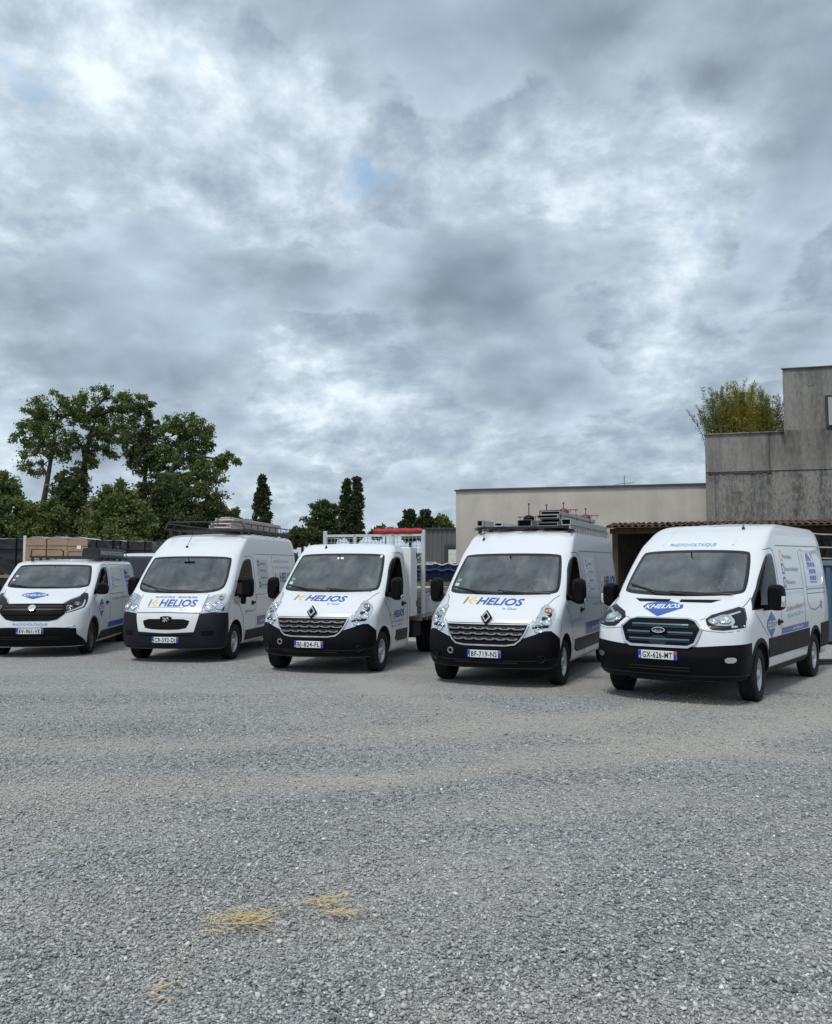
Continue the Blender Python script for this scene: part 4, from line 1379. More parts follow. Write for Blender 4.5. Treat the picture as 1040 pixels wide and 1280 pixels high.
def mirror(parent, sx, c, s, arm_z, body_x, parts=None, two=False):
    """door mirror: rounded head, glass towards the rear, arm to the door"""
    bm = bmesh.new()
    cx, cy, cz = c; w, d, h = s
    prof = smooth_poly([(-w / 2, -h / 2 + .05), (-w / 2 + .05, -h / 2), (w / 2 - .05, -h / 2), (w / 2, -h / 2 + .05), (w / 2, h / 2 - .05), (w / 2 - .06, h / 2), (-w / 2 + .05, h / 2), (-w / 2, h / 2 - .04)], 1)
    rings = []
    for t, k in ((0, .72), (.25, .92), (.6, 1.0), (1.0, 1.0)):
        rings.append([bm.verts.new((sx * (cx + px * k), cy - d / 2 + d * t, cz + pz * k)) for px, pz in prof])
    for a, b in zip(rings, rings[1:]):
        for i in range(len(a)):
            bm.faces.new((a[i], a[(i + 1) % len(a)], b[(i + 1) % len(a)], b[i]))
    bm.faces.new(rings[0][::-1]); bm.faces.new(rings[-1])
    add_tube(bm, [(sx * (body_x - .03), cy + .10, arm_z), (sx * (body_x + .04), cy + .03, arm_z + .01), (sx * (cx - w * .2), cy, cz - h * .38)], [.05, .04, .035], 8)
    if two:
        add_tube(bm, [(sx * (body_x - .05), cy + .10, arm_z + .30), (sx * (cx - w * .2), cy, cz + h * .30)], [.035, .03], 8)
    bmesh.ops.recalc_face_normals(bm, faces=bm.faces[:])
    o = link_bm('door_mirror', bm, BLACK, parent, 40)
    bm = bmesh.new()
    gp = [(sx * (cx + px * .88), cy + d / 2 + .004, cz + pz * .9) for px, pz in prof]
    vs = [bm.verts.new(p) for p in gp]
    bm.faces.new(vs)
    link_bm('mirror_glass', bm, CHROME, o)
    return o

def wiper(parent, sh, pts, name='wiper'):
    bm = bmesh.new()
    P = []
    for x, z in pts:
        l, n = sh.hit('front', x, z); P.append(l + n * .03)
    add_tube(bm, P, .011, 6)
    return link_bm(name, bm, BLKMET, parent, 40)

def aerial(parent, sh, x, y, h=.28, lean=.10):
    l, n = sh.hit('top', x, y)
    bm = bmesh.new()
    add_tube(bm, [l - n * .01, l + Vector((0, 0, .03)), l + Vector((0, 0, .05))], [.030, .018, .008], 8)
    add_tube(bm, [l + Vector((0, 0, .04)), l + Vector((0, lean, h))], .005, 5)
    return link_bm('aerial', bm, BLKMET, parent)

def seat_bm(x, y, z, w=.50):
    bm = bmesh.new()
    add_box(bm, (x, y, z + .05), (w, .5, .16), bevel=.05, seg=2)
    add_box(bm, (x, y + .24, z + .38), (w * .96, .15, .60), (-.15, 0, 0), bevel=.06, seg=2)
    add_box(bm, (x, y + .29, z + .78), (w * .55, .11, .20), (-.12, 0, 0), bevel=.04, seg=2)
    return bm

def interior(parent, key, base_z, y_ws):
    """what shows through the glass: dashboard, wheel, seats"""
    bm = bmesh.new()
    add_box(bm, (0, y_ws + .40, base_z - .10), (1.62, .46, .16), bevel=.05, seg=2)
    add_box(bm, (.40, y_ws + .50, base_z + .0), (.42, .22, .12), bevel=.05, seg=2)
    link_bm('dashboard', bm, DASH, parent, 40)
    bm = bmesh.new()
    rings = []
    Rr, rr = .20, .019
    for i in range(28):
        t = 2 * math.pi * i / 28
        rings.append([bm.verts.new(((Rr + rr * math.cos(q)) * math.cos(t), (Rr + rr * math.cos(q)) * math.sin(t), rr * math.sin(q))) for q in [2 * math.pi * j / 8 for j in range(8)]])
    for i in range(28):
        a, b = rings[i], rings[(i + 1) % 28]
        for j in range(8): bm.faces.new((a[j], b[j], b[(j + 1) % 8], a[(j + 1) % 8]))
    for t in (.0, 2.2, 4.1):
        add_tube(bm, [(0, 0, -.02), (Rr * math.cos(t), Rr * math.sin(t), 0)], .018, 6)
    put_bm(bm, Matrix.Translation((.40, y_ws + .68, base_z + .05)) @ Matrix.Rotation(R(62), 4, 'X'))
    link_bm('steering_wheel', bm, BLKMET, parent, 50)
    for x, w in ((.42, .50), (-.36, .86)):
        link_bm('seat', seat_bm(x, y_ws + 1.12, base_z - .42, w), SEATM, parent, 40)
    bm = bmesh.new(); zr = WS[key][-1][1] - .14
    add_box(bm, (0, y_ws + .62, zr), (.22, .02, .07), bevel=.008)
    add_tube(bm, [(0, y_ws + .60, zr + .02), (0, y_ws + .58, zr + .10)], .01, 6)
    link_bm('rear_view_mirror', bm, BLACK, parent)

def build_shell(key, rows, yr, arches, arch_r, parent, floor=.85):
    """shell with wheel wells and a hollow cab cut out, glass and black glass edges"""
    sh = Shell(rows, yr)
    ws0, sw0 = mirror_poly(WS[key]), SW[key]
    wsi = lambda d: smooth_poly(inset(ws0, d), 2)
    swi = lambda d: smooth_poly(inset(sw0, d), 1, keep=(0,))
    ws, inner, sw, sin_ = wsi(0), wsi(.055), swi(0), swi(.035)
    y_back = max(p[0] for p in sw) + .22
    y_base = sh.hit('front', 0, WS[key][0][1])[0].y
    cut = []
    cut.append(cutter(lambda bm: add_prism(bm, wsi(.045), 'Y', -3, y_back), CABIN))
    cut.append(cutter(lambda bm: add_prism(bm, swi(.028), 'X', -1.6, 1.6), CABIN))
    zb = WS[key][0][1]
    cut.append(cutter(lambda bm: add_box(bm, (0, (y_base + .26 + y_back - .004) / 2, (floor + zb + .07) / 2), (1.72, y_back - .004 - y_base - .26, zb + .07 - floor)), CABIN))
    for (x, y, r_) in arches:
        def well(bm, x=x, y=y, r_=r_):
            sg = 1 if x > 0 else -1
            poly = [(y + r_ * math.cos(t), .36 + r_ * math.sin(t)) for t in [math.pi * i / 14 for i in range(15)]]
            poly = [(y + r_, -.2)] + poly + [(y - r_, -.2)]
            add_prism(bm, poly, 'X', sg * .62, sg * 1.5)
        cut.append(cutter(well, ARCH))
    body = carve(sh, cut, 'body', parent)
    patch('windscreen_surround', sh, ws, 'front', FRIT, parent, .003, .06, .05, .008, holes=[inner])
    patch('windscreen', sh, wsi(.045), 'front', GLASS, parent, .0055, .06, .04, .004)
    for pr in ('side', 'pside'):
        patch('window_surround', sh, sw, pr, FRIT, parent, .003, .08, .06, .006, holes=[sin_])
        patch('side_window', sh, swi(.028), pr, SGLASS, parent, .0055, .08, .06, .004)
    interior(parent, key, zb, y_base)
    return sh, body

def arch_trim(sh, y, r, w, parent, m=None, zc=.36):
    pts = [(y + r * math.cos(t), zc + r * math.sin(t)) for t in [R(-8) + R(196) * i / 20 for i in range(21)]]
    inner = [(y + (r - w) * math.cos(t), zc + (r - w) * math.sin(t)) for t in [R(-8) + R(196) * i / 20 for i in range(21)]]
    for pr in ('side', 'pside'):
        patch('arch_trim', sh, pts + inner[::-1], pr, m or BLACK, parent, .012, .12, .12, .03)

def door_lines(sh, parent, lines, proj='side', w=.010):
    for ln in lines:
        strip('panel_gap', sh, ln, proj, w, GAP, parent, .0018)

def both(fn):
    for pr in ('side', 'pside'): fn(pr)

def handle(sh, parent, y, z, m=BLACK):
    for pr in ('side', 'pside'):
        patch('door_handle', sh, smooth_poly([(y, z - .022), (y + .19, z - .018), (y + .19, z + .022), (y, z + .026)], 1), pr, m, parent, .030, .2, .2, .03)
        patch('handle_cup', sh, smooth_poly([(y - .015, z - .05), (y + .15, z - .05), (y + .15, z + .045), (y - .015, z + .045)], 1), pr, GAP, parent, .0018, .2, .2, .004)

def k_logo(sh, parent, proj, x0, z0, x1, z1, h, dz=0.0):
    """three-colour sign: slate bar, yellow arrow and dash, blue word"""
    dx = (x1 - x0); L = lambda t, q=0: (x0 + dx * t, z0 + (z1 - z0) * t + q)
    p = patch('logo_bar', sh, [L(0), L(.035), L(.045, h), L(.012, h)], proj, GREYV, parent, .0025, .03, .03, .003)
    patch('logo_arrow', sh, [L(.05, h * .5), L(.14, h * 1.0), L(.185, h * 1.0), L(.105, h * .5), L(.185, 0), L(.14, 0)], proj, YELLOW, parent, .0025, .03, .03, .003)
    patch('logo_dash', sh, [L(.15, h * .42), L(.215, h * .42), L(.22, h * .58), L(.155, h * .58)], proj, YELLOW, parent, .0025, .03, .03, .003)
    letter(sh, 'HELIOS', proj, *L(.24), *L(1.0), h, BLUE, parent, .022, .12)
    letter(sh, 'le Gaec', proj, *L(.72, -h * .62), *L(.95, -h * .62), h * .32, LBLUE, parent)

def diamond(sh, parent, proj, cx, cz, w, hu, hd, word, rot=0.0):
    poly = [(cx - w / 2, cz), (cx - w * .44, cz + hu * .35), (cx, cz + hu), (cx + w * .44, cz + hu * .35), (cx + w / 2, cz), (cx + w * .44, cz - hd * .22), (cx, cz - hd), (cx - w * .44, cz - hd * .22)]
    if proj == 'front':      # flat-topped, running to a point towards the grille
        poly = [(cx - w / 2, cz), (cx - w * .45, cz + hu * .5), (cx + w * .02, cz + hu), (cx + w * .46, cz + hu * .42), (cx + w / 2, cz - hu * .1), (cx + w * .44, cz - hd * .16), (cx + w * .02, cz - hd), (cx - w * .44, cz - hd * .14)]
    d = patch('logo_diamond', sh, poly, proj, BLUE, parent, .003, .05, .04, .003)
    letter(sh, word, proj, cx - w * .42, cz - hu * .32, cx + w * .42, cz - hu * .32 + rot, min(hu, hd) * .62, WHITEV, d, .02, .1, off=.0052)

def icon(sh, parent, proj, y, z, s, m, txt, tw, tm):
    p = patch('logo_tile', sh, [(y, z), (y + s * .8, z), (y + s * .8, z + s), (y, z + s)], proj, m, parent, .003, .08, .05, .003)
    patch('logo_mark', sh, [(y + s * .22, z + s * .2), (y + s * .55, z + s * .2), (y + s * .55, z + s * .62), (y + s * .38, z + s * .8), (y + s * .22, z + s * .62)], proj, WHITEV, p, .005, .5, .5, .003)
    letter(sh, txt, proj, y + s * 1.05, z + s * .28, y + s * 1.05 + tw, z + s * .28, s * .42, tm, parent)

def house_logo(sh, parent, proj, y, z, w, h, leaf=True):
    """small blue building sign with three rows of windows under a pitched roof"""
    p = patch('logo_house', sh, [(y, z), (y + w, z), (y + w, z + h * .04), (y, z + h * .04)], proj, BLUE, parent, .0025, .5, .5, .003)
    for k in range(3):
        for q in range(3):
            a = y + w * (.03 + .33 * q); b = z + h * (.08 + .22 * k)
            patch('logo_window', sh, [(a, b), (a + w * .26, b), (a + w * .26, b + h * .15), (a, b + h * .15)], proj, BLUE, p, .0025, .5, .5, .003)
    patch('logo_roof', sh, [(y - w * .12, z + h * .45), (y - w * .02, z + h * .45), (y + w * .0, z + h * .72), (y + w * .62, z + h * .72), (y + w * .1, z + h * 1.0), (y - w * .12, z + h * .9)], proj, BLUE, p, .0025, .5, .5, .003)
    if leaf:
        strip('logo_leaf', sh, [(y + w * .5, z + h * .78), (y + w * .95, z + h * 1.02)], proj, .012, GREYV, p)
        strip('logo_leaf', sh, [(y + w * .55, z + h * 1.0), (y + w * .9, z + h * .74)], proj, .012, GREYV, p)

def underbody(parent, y0, y1, w=1.5, axles=(0,)):
    bm = bmesh.new()
    add_box(bm, (0, (y0 + y1) / 2, .33), (w * .75, y1 - y0, .16))
    for ya in axles:
        add_tube(bm, [(-.8, ya, .33), (.8, ya, .33)], .05, 8)
    add_tube(bm, [(.4, y0 + 1.2, .24), (.45, y1 - .3, .26)], .05, 8)
    return link_bm('chassis', bm, ARCH, parent)

def dash_paper(v, c, label):
    bm = bmesh.new(); add_box(bm, c, (.34, .17, .012), (.2, 0, .1))
    o = link_bm('paper', bm, WHITEV)
    o.location = v.location; o.rotation_euler = v.rotation_euler
    tag(o, label, 'paper', 'papers on van dashboards')
VANS = {}
GROUP = 'white company vans parked in a row'
def van_root(key, label, cat='van', name='van'):
    x, y, a = POSE[key]
    e = empty(name, (x, y, 0), -R(a), label, cat, GROUP)
    VANS[key] = e
    return e

# ---- right-hand van: hexagonal grille with pale blue bars
def build_transit():
    v = van_root('tra', 'white van with a black hexagonal grille barred in pale blue at the right end')
    sh, body = build_shell('tra', ROWS_TRANSIT, 4.50, [(1, 0, .425), (-1, 0, .425), (1, 3.3, .425), (-1, 3.3, .425)], .425, v)
    underbody(v, -.6, 4.2, axles=(0, 3.3))
    wheels(v, .355, .235, .215, [(.90, 0, R(4)), (-.90, 0, R(4)), (.90, 3.3, 0), (-.90, 3.3, 0)], 10, 'steel', SILVER)
    patch('bumper', sh, [(-47, .32), (-46.5, .80), (-30, .78), (-19, .755), (0, .745), (19, .755), (30, .78), (46.5, .80), (47, .32)], 'cyl', BLACK, v, .008, 2.5, .05, .03)
    patch('lower_intake', sh, smooth_poly([(-17, .52), (17, .52), (15, .42), (-15, .42)], 1), 'cyl', INK, v, .0105, 3, .05, .004)
    for z in (.45, .485):
        strip('intake_slat', sh, [(-15, z), (15, z)], 'cyl', .014, DKGREY, v, .026)
    strip('bumper_crease', sh, [(-44, .395), (-20, .385), (20, .385), (44, .395)], 'cyl', .012, DKGREY, v, .014)
    hexa = [(-20.3, .975), (-17.6, 1.06), (-14, 1.085), (14, 1.085), (17.6, 1.06), (20.3, .975), (17.2, .79), (14, .745), (-14, .745), (-17.2, .79)]
    g = patch('grille', sh, hexa, 'cyl', INK, v, .014, 2, .05, .02)
    strip('grille_frame', sh, hexa + [hexa[0]], 'cyl', .032, CHROME, g, .030)
    BAR = mat('grille_blue_bar', (.10, .20, .27), .3, .5)
    for z, a in ((1.015, 14.5), (.925, 16.5), (.835, 15)):
        for x0, x1 in ((-a, -4.6), (4.6, a)) if z > .9 and z < 1.0 else ((-a, a),):
            strip('grille_bar', sh, [(x0, z), (x1, z)], 'cyl', .020, BAR, g, .030)
            strip('grille_slat', sh, [(x0, z - .022), (x1, z - .022)], 'cyl', .026, DKGREY, g, .024)
    patch('sensor_cover', sh, smooth_poly([(-4.6, .76), (4.2, .76), (4.2, .88), (-4.6, .88)], 1), 'cyl', FRIT, g, .026, 2, .05, .01)
    # oval badge
    bm = disc_bm(.5, .02, 32)
    put_bm(bm, frame_on(sh, 'cyl', 0, .945, .036) @ Matrix.Diagonal((.175, .078, 1, 1)))
    e = link_bm('badge', bm, CHROME, v, 40)
    bm = disc_bm(.5, .02, 32)
    put_bm(bm, frame_on(sh, 'cyl', 0, .945, .039) @ Matrix.Diagonal((.155, .060, 1, 1)))
    link_bm('badge_field', bm, mat('badge_navy', (.012, .025, .07), .25), e, 40)
    l, n = sh.hit('cyl', 0, .945)
    tv, tf = text_mesh('Ford', .0, .35)
    xs = [q[0] for q in tv]; w = max(xs) - min(xs)
    me = bpy.data.meshes.new('lettering')
    me.from_pydata([(-.052 + .104 * (q[0] - min(xs)) / w, l.y - .054, .930 + q[1] * .040) for q in tv], [], tf)
    link('lettering', me, WHITEV, e)
    for s in (1, -1):
        hl = [(22.6, 1.10), (26.5, 1.155), (33, 1.195), (44, 1.255), (46.2, 1.24), (41.5, 1.00), (30, .965), (25, .975), (23, 1.02)]
        hl = [(s * a, z) for a, z in hl]
        b = patch('headlight', sh, hl, 'cyl', HLDARK, v, .003, 2, .04, .01)
        patch('lamp_reflector', sh, smooth_poly([(s * a, z) for a, z in [(24.4, 1.10), (35.5, 1.18), (37.2, 1.08), (34.5, 1.02), (24.6, 1.03)]], 1), 'cyl', HLBACK, b, .005, 2, .03, .004)
        bowl(sh, 'cyl', s * 32.0, 1.095, .088, HLBACK, b, .010)
        bowl(sh, 'cyl', s * 26.2, 1.070, .060, HLBACK, b, .010)
        patch('lamp_bar', sh, [(s * a, z) for a, z in [(35, 1.16), (43, 1.205), (42.6, 1.185), (35, 1.14)]], 'cyl', HLBACK, b, .007, 2, .05, .004)
        patch('lamp_bar', sh, [(s * a, z) for a, z in [(34, 1.0), (37, 1.005), (37, 1.025), (34, 1.02)]], 'cyl', HLBACK, b, .007, 2, .05, .004)
        patch('lamp_lens', sh, hl, 'cyl', LENS, b, .026, 2, .04, .022)
        f = patch('fog_light', sh, smooth_poly([(s * a, z) for a, z in [(28.5, .65), (37, .66), (36.5, .53), (29, .53)]], 1), 'cyl', INK, v, .0105, 2, .05, .006)
        patch('lamp_lens', sh, smooth_poly([(s * a, z) for a, z in [(29.6, .63), (35.2, .635), (34.9, .565), (30, .56)]], 1), 'cyl', HLBACK, f, .016, 2, .05, .006)
        patch('bonnet_vent', sh, [(s * .07, 1.335), (s * .60, 1.338), (s * .50, 1.300), (s * .075, 1.302)], 'front', INK, v, .004, .08, .05, .006)
        strip('panel_gap', sh, [(s * 20, 1.09), (s * 22.6, 1.11)], 'cyl', .010, GAP, v, .002)
        strip('panel_gap', sh, [(s * 46, 1.25), (s * 52, 1.31), (s * 57, 1.37)], 'cyl', .010, GAP, v, .002)
        strip('roof_rib', sh, [(s * .52, 2.10), (s * .50, 2.30), (s * .46, 2.425)], 'front', .035, PAINT, v, .006)
    strip('panel_gap', sh, [(-20.5, .965), (-30, .94), (-41, .97)], 'cyl', .007, GAP, v, .002)
    strip('panel_gap', sh, [(20.5, .965), (30, .94), (41, .97)], 'cyl', .007, GAP, v, .002)
    plate(sh, v, .635, 'GX-626-MT')
    diamond(sh, v, 'front', -.105, 1.235, .57, .085, .115, 'KHELIOS', .02)
    letter(sh, 'PHOTOVOLTAÏQUE', 'front', -.40, 2.085, .28, 2.085, .045, LBLUE, v, .0)
    wiper(v, sh, [(.10, 1.39), (-.35, 1.42), (-.78, 1.52)])
    wiper(v, sh, [(.72, 1.395), (.30, 1.405), (-.15, 1.42)])
    aerial(v, sh, .52, 1.16)
    patch('sensor_housing', sh, [(-.16, 2.02), (.16, 2.02), (.02, 1.90), (-.02, 1.90)], 'front', FRIT, v, -.004, .1, .1, .03)
    for s in (1, -1):
        m = mirror(v, s, (1.19, .20, 1.37), (.22, .15, .35), 1.22, 1.0)
        bm = bmesh.new(); add_box(bm, (s * 1.285, .185, 1.32), (.05, .10, .15), bevel=.015, seg=2)
        link_bm('indicator', bm, HLBACK, m, 40)
    # sides
    for pr in ('side', 'pside'):
        patch('side_cladding', sh, [(.43, .54), (.43, .80), (2.87, .82), (2.87, .54)], pr, BLACK, v, .012, .3, .1, .02)
        patch('side_cladding', sh, [(3.74, .45), (3.74, .85), (4.36, .86), (4.36, .45)], pr, BLACK, v, .012, .3, .1, .02)
        patch('sill', sh, [(.44, .32), (.44, .40), (2.86, .40), (2.86, .32)], pr, BLACK, v, .014, .4, .1, .02)
    arch_trim(sh, 0, .475, .055, v); arch_trim(sh, 3.3, .475, .055, v)
    both(lambda pr: door_lines(sh, v, [[(-.20, 1.18), (.10, 1.00), (.40, .84)], [(1.14, .55), (1.14, 1.5), (1.12, 2.02), (1.0, 2.06), (.70, 2.03)], [(1.14, 1.45), (2.62, 1.45)], [(2.62, .84), (2.66, 2.06)],
        [(1.30, 2.10), (4.10, 2.14), (4.25, 2.08)], [(2.85, 1.43), (4.2, 1.43)], [(2.85, 1.36), (4.2, 1.36)]], pr))
    both(lambda pr: strip('side_crease', sh, [(1.35, 1.41), (2.60, 1.425)], pr, .02, PAINT, v, .008))
    both(lambda pr: strip('pressing_edge', sh, [(2.85, 2.06), (3.9, 2.07), (4.05, 2.04), (4.13, 1.96), (4.16, 1.62), (4.11, 1.53), (4.0, 1.495), (2.85, 1.48)], pr, .03, PAINT, v, .009))
    handle(sh, v, .93, 1.0)
    diamond(sh, v, 'side', .58, .985, .50, .18, .19, 'HELIOS')
    icon(sh, v, 'side', 1.46, 1.87, .16, YELLOW, 'Photovoltaïque', .52, GREYV)
    icon(sh, v, 'side', 1.46, 1.68, .16, BLUE, 'Bornes de Recharge', .82, GREYV)
    icon(sh, v, 'side', 1.46, 1.48, .16, GREYV, 'Maintenance', .52, GREYV)
    house_logo(sh, v, 'side', 3.20, 1.53, .50, .50)
    letter(sh, 'ZI allée de Biagery 31', 'side', 1.44, 1.13, 2.62, 1.18, .065, GREYV, v)
    letter(sh, '05 63 34 33 12', 'side', 1.50, 1.03, 2.46, 1.06, .055, LBLUE, v)
    patch('logo_band', sh, [(1.16, .82), (2.82, .835), (2.84, .925), (1.16, .905)], 'side', BLUE, v, .0025, .3, .1, .003)
    letter(sh, 'www.khelios.com', 'side', 1.75, .85, 2.45, .858, .045, WHITEV, v, .008)
    strip('printed_cable', sh, [(2.86, 2.0), (2.88, 1.60), (2.84, 1.25), (2.98, 1.13), (3.3, 1.09), (3.6, 1.12), (3.75, 1.16)], 'side', .018, GREYV, v)
    patch('printed_plug', sh, [(3.75, 1.10), (3.86, 1.10), (3.86, 1.22), (3.75, 1.22)], 'side', GREYV, v, .0025, .2, .2, .003)
    return v

# ---- the two vans with the same face: three-bar silver grille and tall clear headlights
def master_face(v, sh, key, num):
    bump = [(-47.5, .295), (-47.3, .72), (-40.5, .84), (-36.5, .84), (-23, .73), (-20, .655), (-14, .62), (0, .61), (14, .62), (20, .655), (23, .73), (36.5, .84), (40.5, .84), (47.3, .72), (47.5, .295)]
    patch('bumper', sh, bump, 'cyl', BLACK, v, .008, 2.5, .05, .03)
    patch('lower_intake', sh, smooth_poly([(-22, .415), (22, .415), (20, .34), (-20, .34)], 1), 'cyl', INK, v, .0105, 3, .05, .004)
    strip('intake_slat', sh, [(-20, .378), (20, .378)], 'cyl', .02, DKGREY, v, .022)
    strip('bumper_crease', sh, [(-45, .44), (-26, .405), (26, .405), (45, .44)], 'cyl', .014, DKGREY, v, .013)
    gr = [(-27.2, .925), (27.2, .925), (24.5, .80), (21.5, .70), (18.5, .645), (13, .625), (-13, .625), (-18.5, .645), (-21.5, .70), (-24.5, .80)]
    g = patch('grille', sh, gr, 'cyl', INK, v, .012, 2, .05, .02)
    strip('grille_frame', sh, gr[1:] + [gr[0]], 'cyl', .022, STEEL, g, .026)
    SL = mat('grille_silver', (.24, .24, .245), .35, .6)
    for z, a in ((.872, 25.0), (.797, 23.4), (.722, 20.6)):
        patch('grille_slat', sh, [(-a, z + .020), (a, z + .020), (a, z - .004), (-a, z - .004)], 'cyl', DKGREY, g, .030, 4, .1, .012)
        n = 6
        for k in range(n):
            c = -a + (2 * a) * (k + .5) / n; hw = a / n * .96
            patch('grille_tooth', sh, [(c - hw, z + .004), (c - hw * .55, z + .004), (c - hw * .42, z - .010), (c + hw * .42, z - .010), (c + hw * .55, z + .004), (c + hw, z + .004), (c + hw, z - .012), (c + hw * .5, z - .026), (c - hw * .5, z - .026), (c - hw, z - .012)], 'cyl', SL, g, .034, 8, .1, .008)
    # diamond badge: open lozenge frame
    z0 = 1.005
    lz = [(0, .10), (.072, .0), (0, -.10), (-.072, 0)]
    li = [(0, .052), (.036, .0), (0, -.052), (-.036, 0)]
    l, n = sh.hit('front', 0, z0)
    bm = bmesh.new()
    M = frame_on(sh, 'front', 0, z0, .055)
    M = Matrix.Translation(M.translation) @ Matrix.Rotation(R(68), 4, 'X')
    oo = [bm.verts.new((a, b, -.02)) for a, b in lz]; o1 = [bm.verts.new((a * .86, b * .88, .016)) for a, b in lz]
    i1 = [bm.verts.new((a * 1.15, b * 1.15, .016)) for a, b in li]; i0 = [bm.verts.new((a, b, -.02)) for a, b in li]
    for A, B in ((oo, o1), (o1, i1), (i1, i0)):
        for k in range(4): bm.faces.new((A[k], A[(k + 1) % 4], B[(k + 1) % 4], B[k]))
    put_bm(bm, M)
    bmesh.ops.recalc_face_normals(bm, faces=bm.faces[:])
    bd = link_bm('badge', bm, CHROME, v)
    bm = bmesh.new()
    add_prism(bm, [(a * 1.25, b * 1.16) for a, b in lz], 'Z', -.03, -.008)
    put_bm(bm, M)
    link_bm('badge_field', bm, INK, bd)
    for s in (1, -1):
        hl = [(46.2, 1.205), (47.2, 1.15), (46.5, 1.08), (43.8, 1.00), (40, .89), (36.3, .80), (30, .745), (23.6, .715), (25.5, .80), (27.5, .88), (31.5, .98), (35.5, 1.08), (40, 1.16), (44, 1.205)]
        hl = [(s * a, z) for a, z in hl]
        b = patch('headlight', sh, hl, 'cyl', HLBACK, v, .003, 2, .04, .01)
        bowl(sh, 'cyl', s * 43.0, 1.125, .060, AMBER if s > 0 else HLBACK, b, .004)
        bowl(sh, 'cyl', s * 38.0, .985, .082, HLBACK, b, .004)
        bowl(sh, 'cyl', s * 32.6, .872, .064, HLBACK, b, .004)
        patch('lamp_bezel', sh, [(s * a, z) for a, z in [(35.8, 1.03), (44.5, 1.09), (43.2, 1.05), (36.0, .985)]], 'cyl', HLDARK, b, .006, 2, .05, .004)
        patch('lamp_bezel', sh, [(s * a, z) for a, z in [(29.5, .90), (40, .925), (38.6, .885), (29, .87)]], 'cyl', HLDARK, b, .006, 2, .05, .004)
        patch('lamp_lens', sh, hl, 'cyl', LENS, b, .028, 2, .04, .024)
        f = patch('fog_light', sh, smooth_poly([(s * a, z) for a, z in [(29, .52), (38.5, .53), (37, .34), (30.5, .33)]], 1), 'cyl', INK, v, .0105, 2, .05, .006)
        bowl(sh, 'cyl', s * 33.6, .44, .058, DKGREY, f, .010)
        strip('panel_gap', sh, [(s * 27.3, .93), (s * 33, 1.03), (s * 40, 1.17), (s * 46.3, 1.215), (s * 55, 1.29), (s * 63, 1.345)], 'cyl', .010, GAP, v, .002)
        strip('panel_gap', sh, [(s * 46.5, 1.07), (s * 50, .95), (s * 50.5, .80)], 'cyl', .007, GAP, v, .002)
    strip('panel_gap', sh, [(-26.8, .945), (0, .948), (26.8, .945)], 'cyl', .010, GAP, v, .002)
    bm = bmesh.new()
    add_lathe(bm, [(-.02, .052), (.012, .050), (.014, .034), (-.006, .032), (-.008, .001)], 20, 'Z')
    link_bm('tow_cap', put_bm(bm, frame_on(sh, 'cyl', -22, .535, .008)), STEEL, v, 40)
    plate(sh, v, .50, num)
    k_logo(sh, v, 'front', -.53, 1.215, .44, 1.195, .095 if key == 'mas' else .085)
    wiper(v, sh, [(.05, 1.36), (-.40, 1.385), (-.84, 1.45)])
    wiper(v, sh, [(.78, 1.365), (.40, 1.37), (-.05, 1.40)])
    for s in (1, -1):
        mm = mirror(v, s, (1.19, .23, 1.41), (.20, .15, .40), 1.30, 1.0)
        bm = bmesh.new(); add_box(bm, (s * 1.285, .25, 1.27), (.03, .09, .06), bevel=.01)
        link_bm('indicator', bm, HLBACK, mm)
    # road-tax style discs on the glass
    for x, z, s_, m in ((-.80, 1.50, .045, PALEV), (-.78, 1.57, .04, mat('sticker_green', (.12, .45, .28), .5)), (-.79, 1.44, .03, mat('sticker_green', (.12, .45, .28), .5))):
        patch('windscreen_sticker', sh, [(x - s_ * .8, z - s_ * .5), (x + s_ * .8, z - s_ * .5), (x + s_ * .8, z + s_ * .5), (x - s_ * .8, z + s_ * .5)], 'front', m, v, .008, .1, .1, .003)

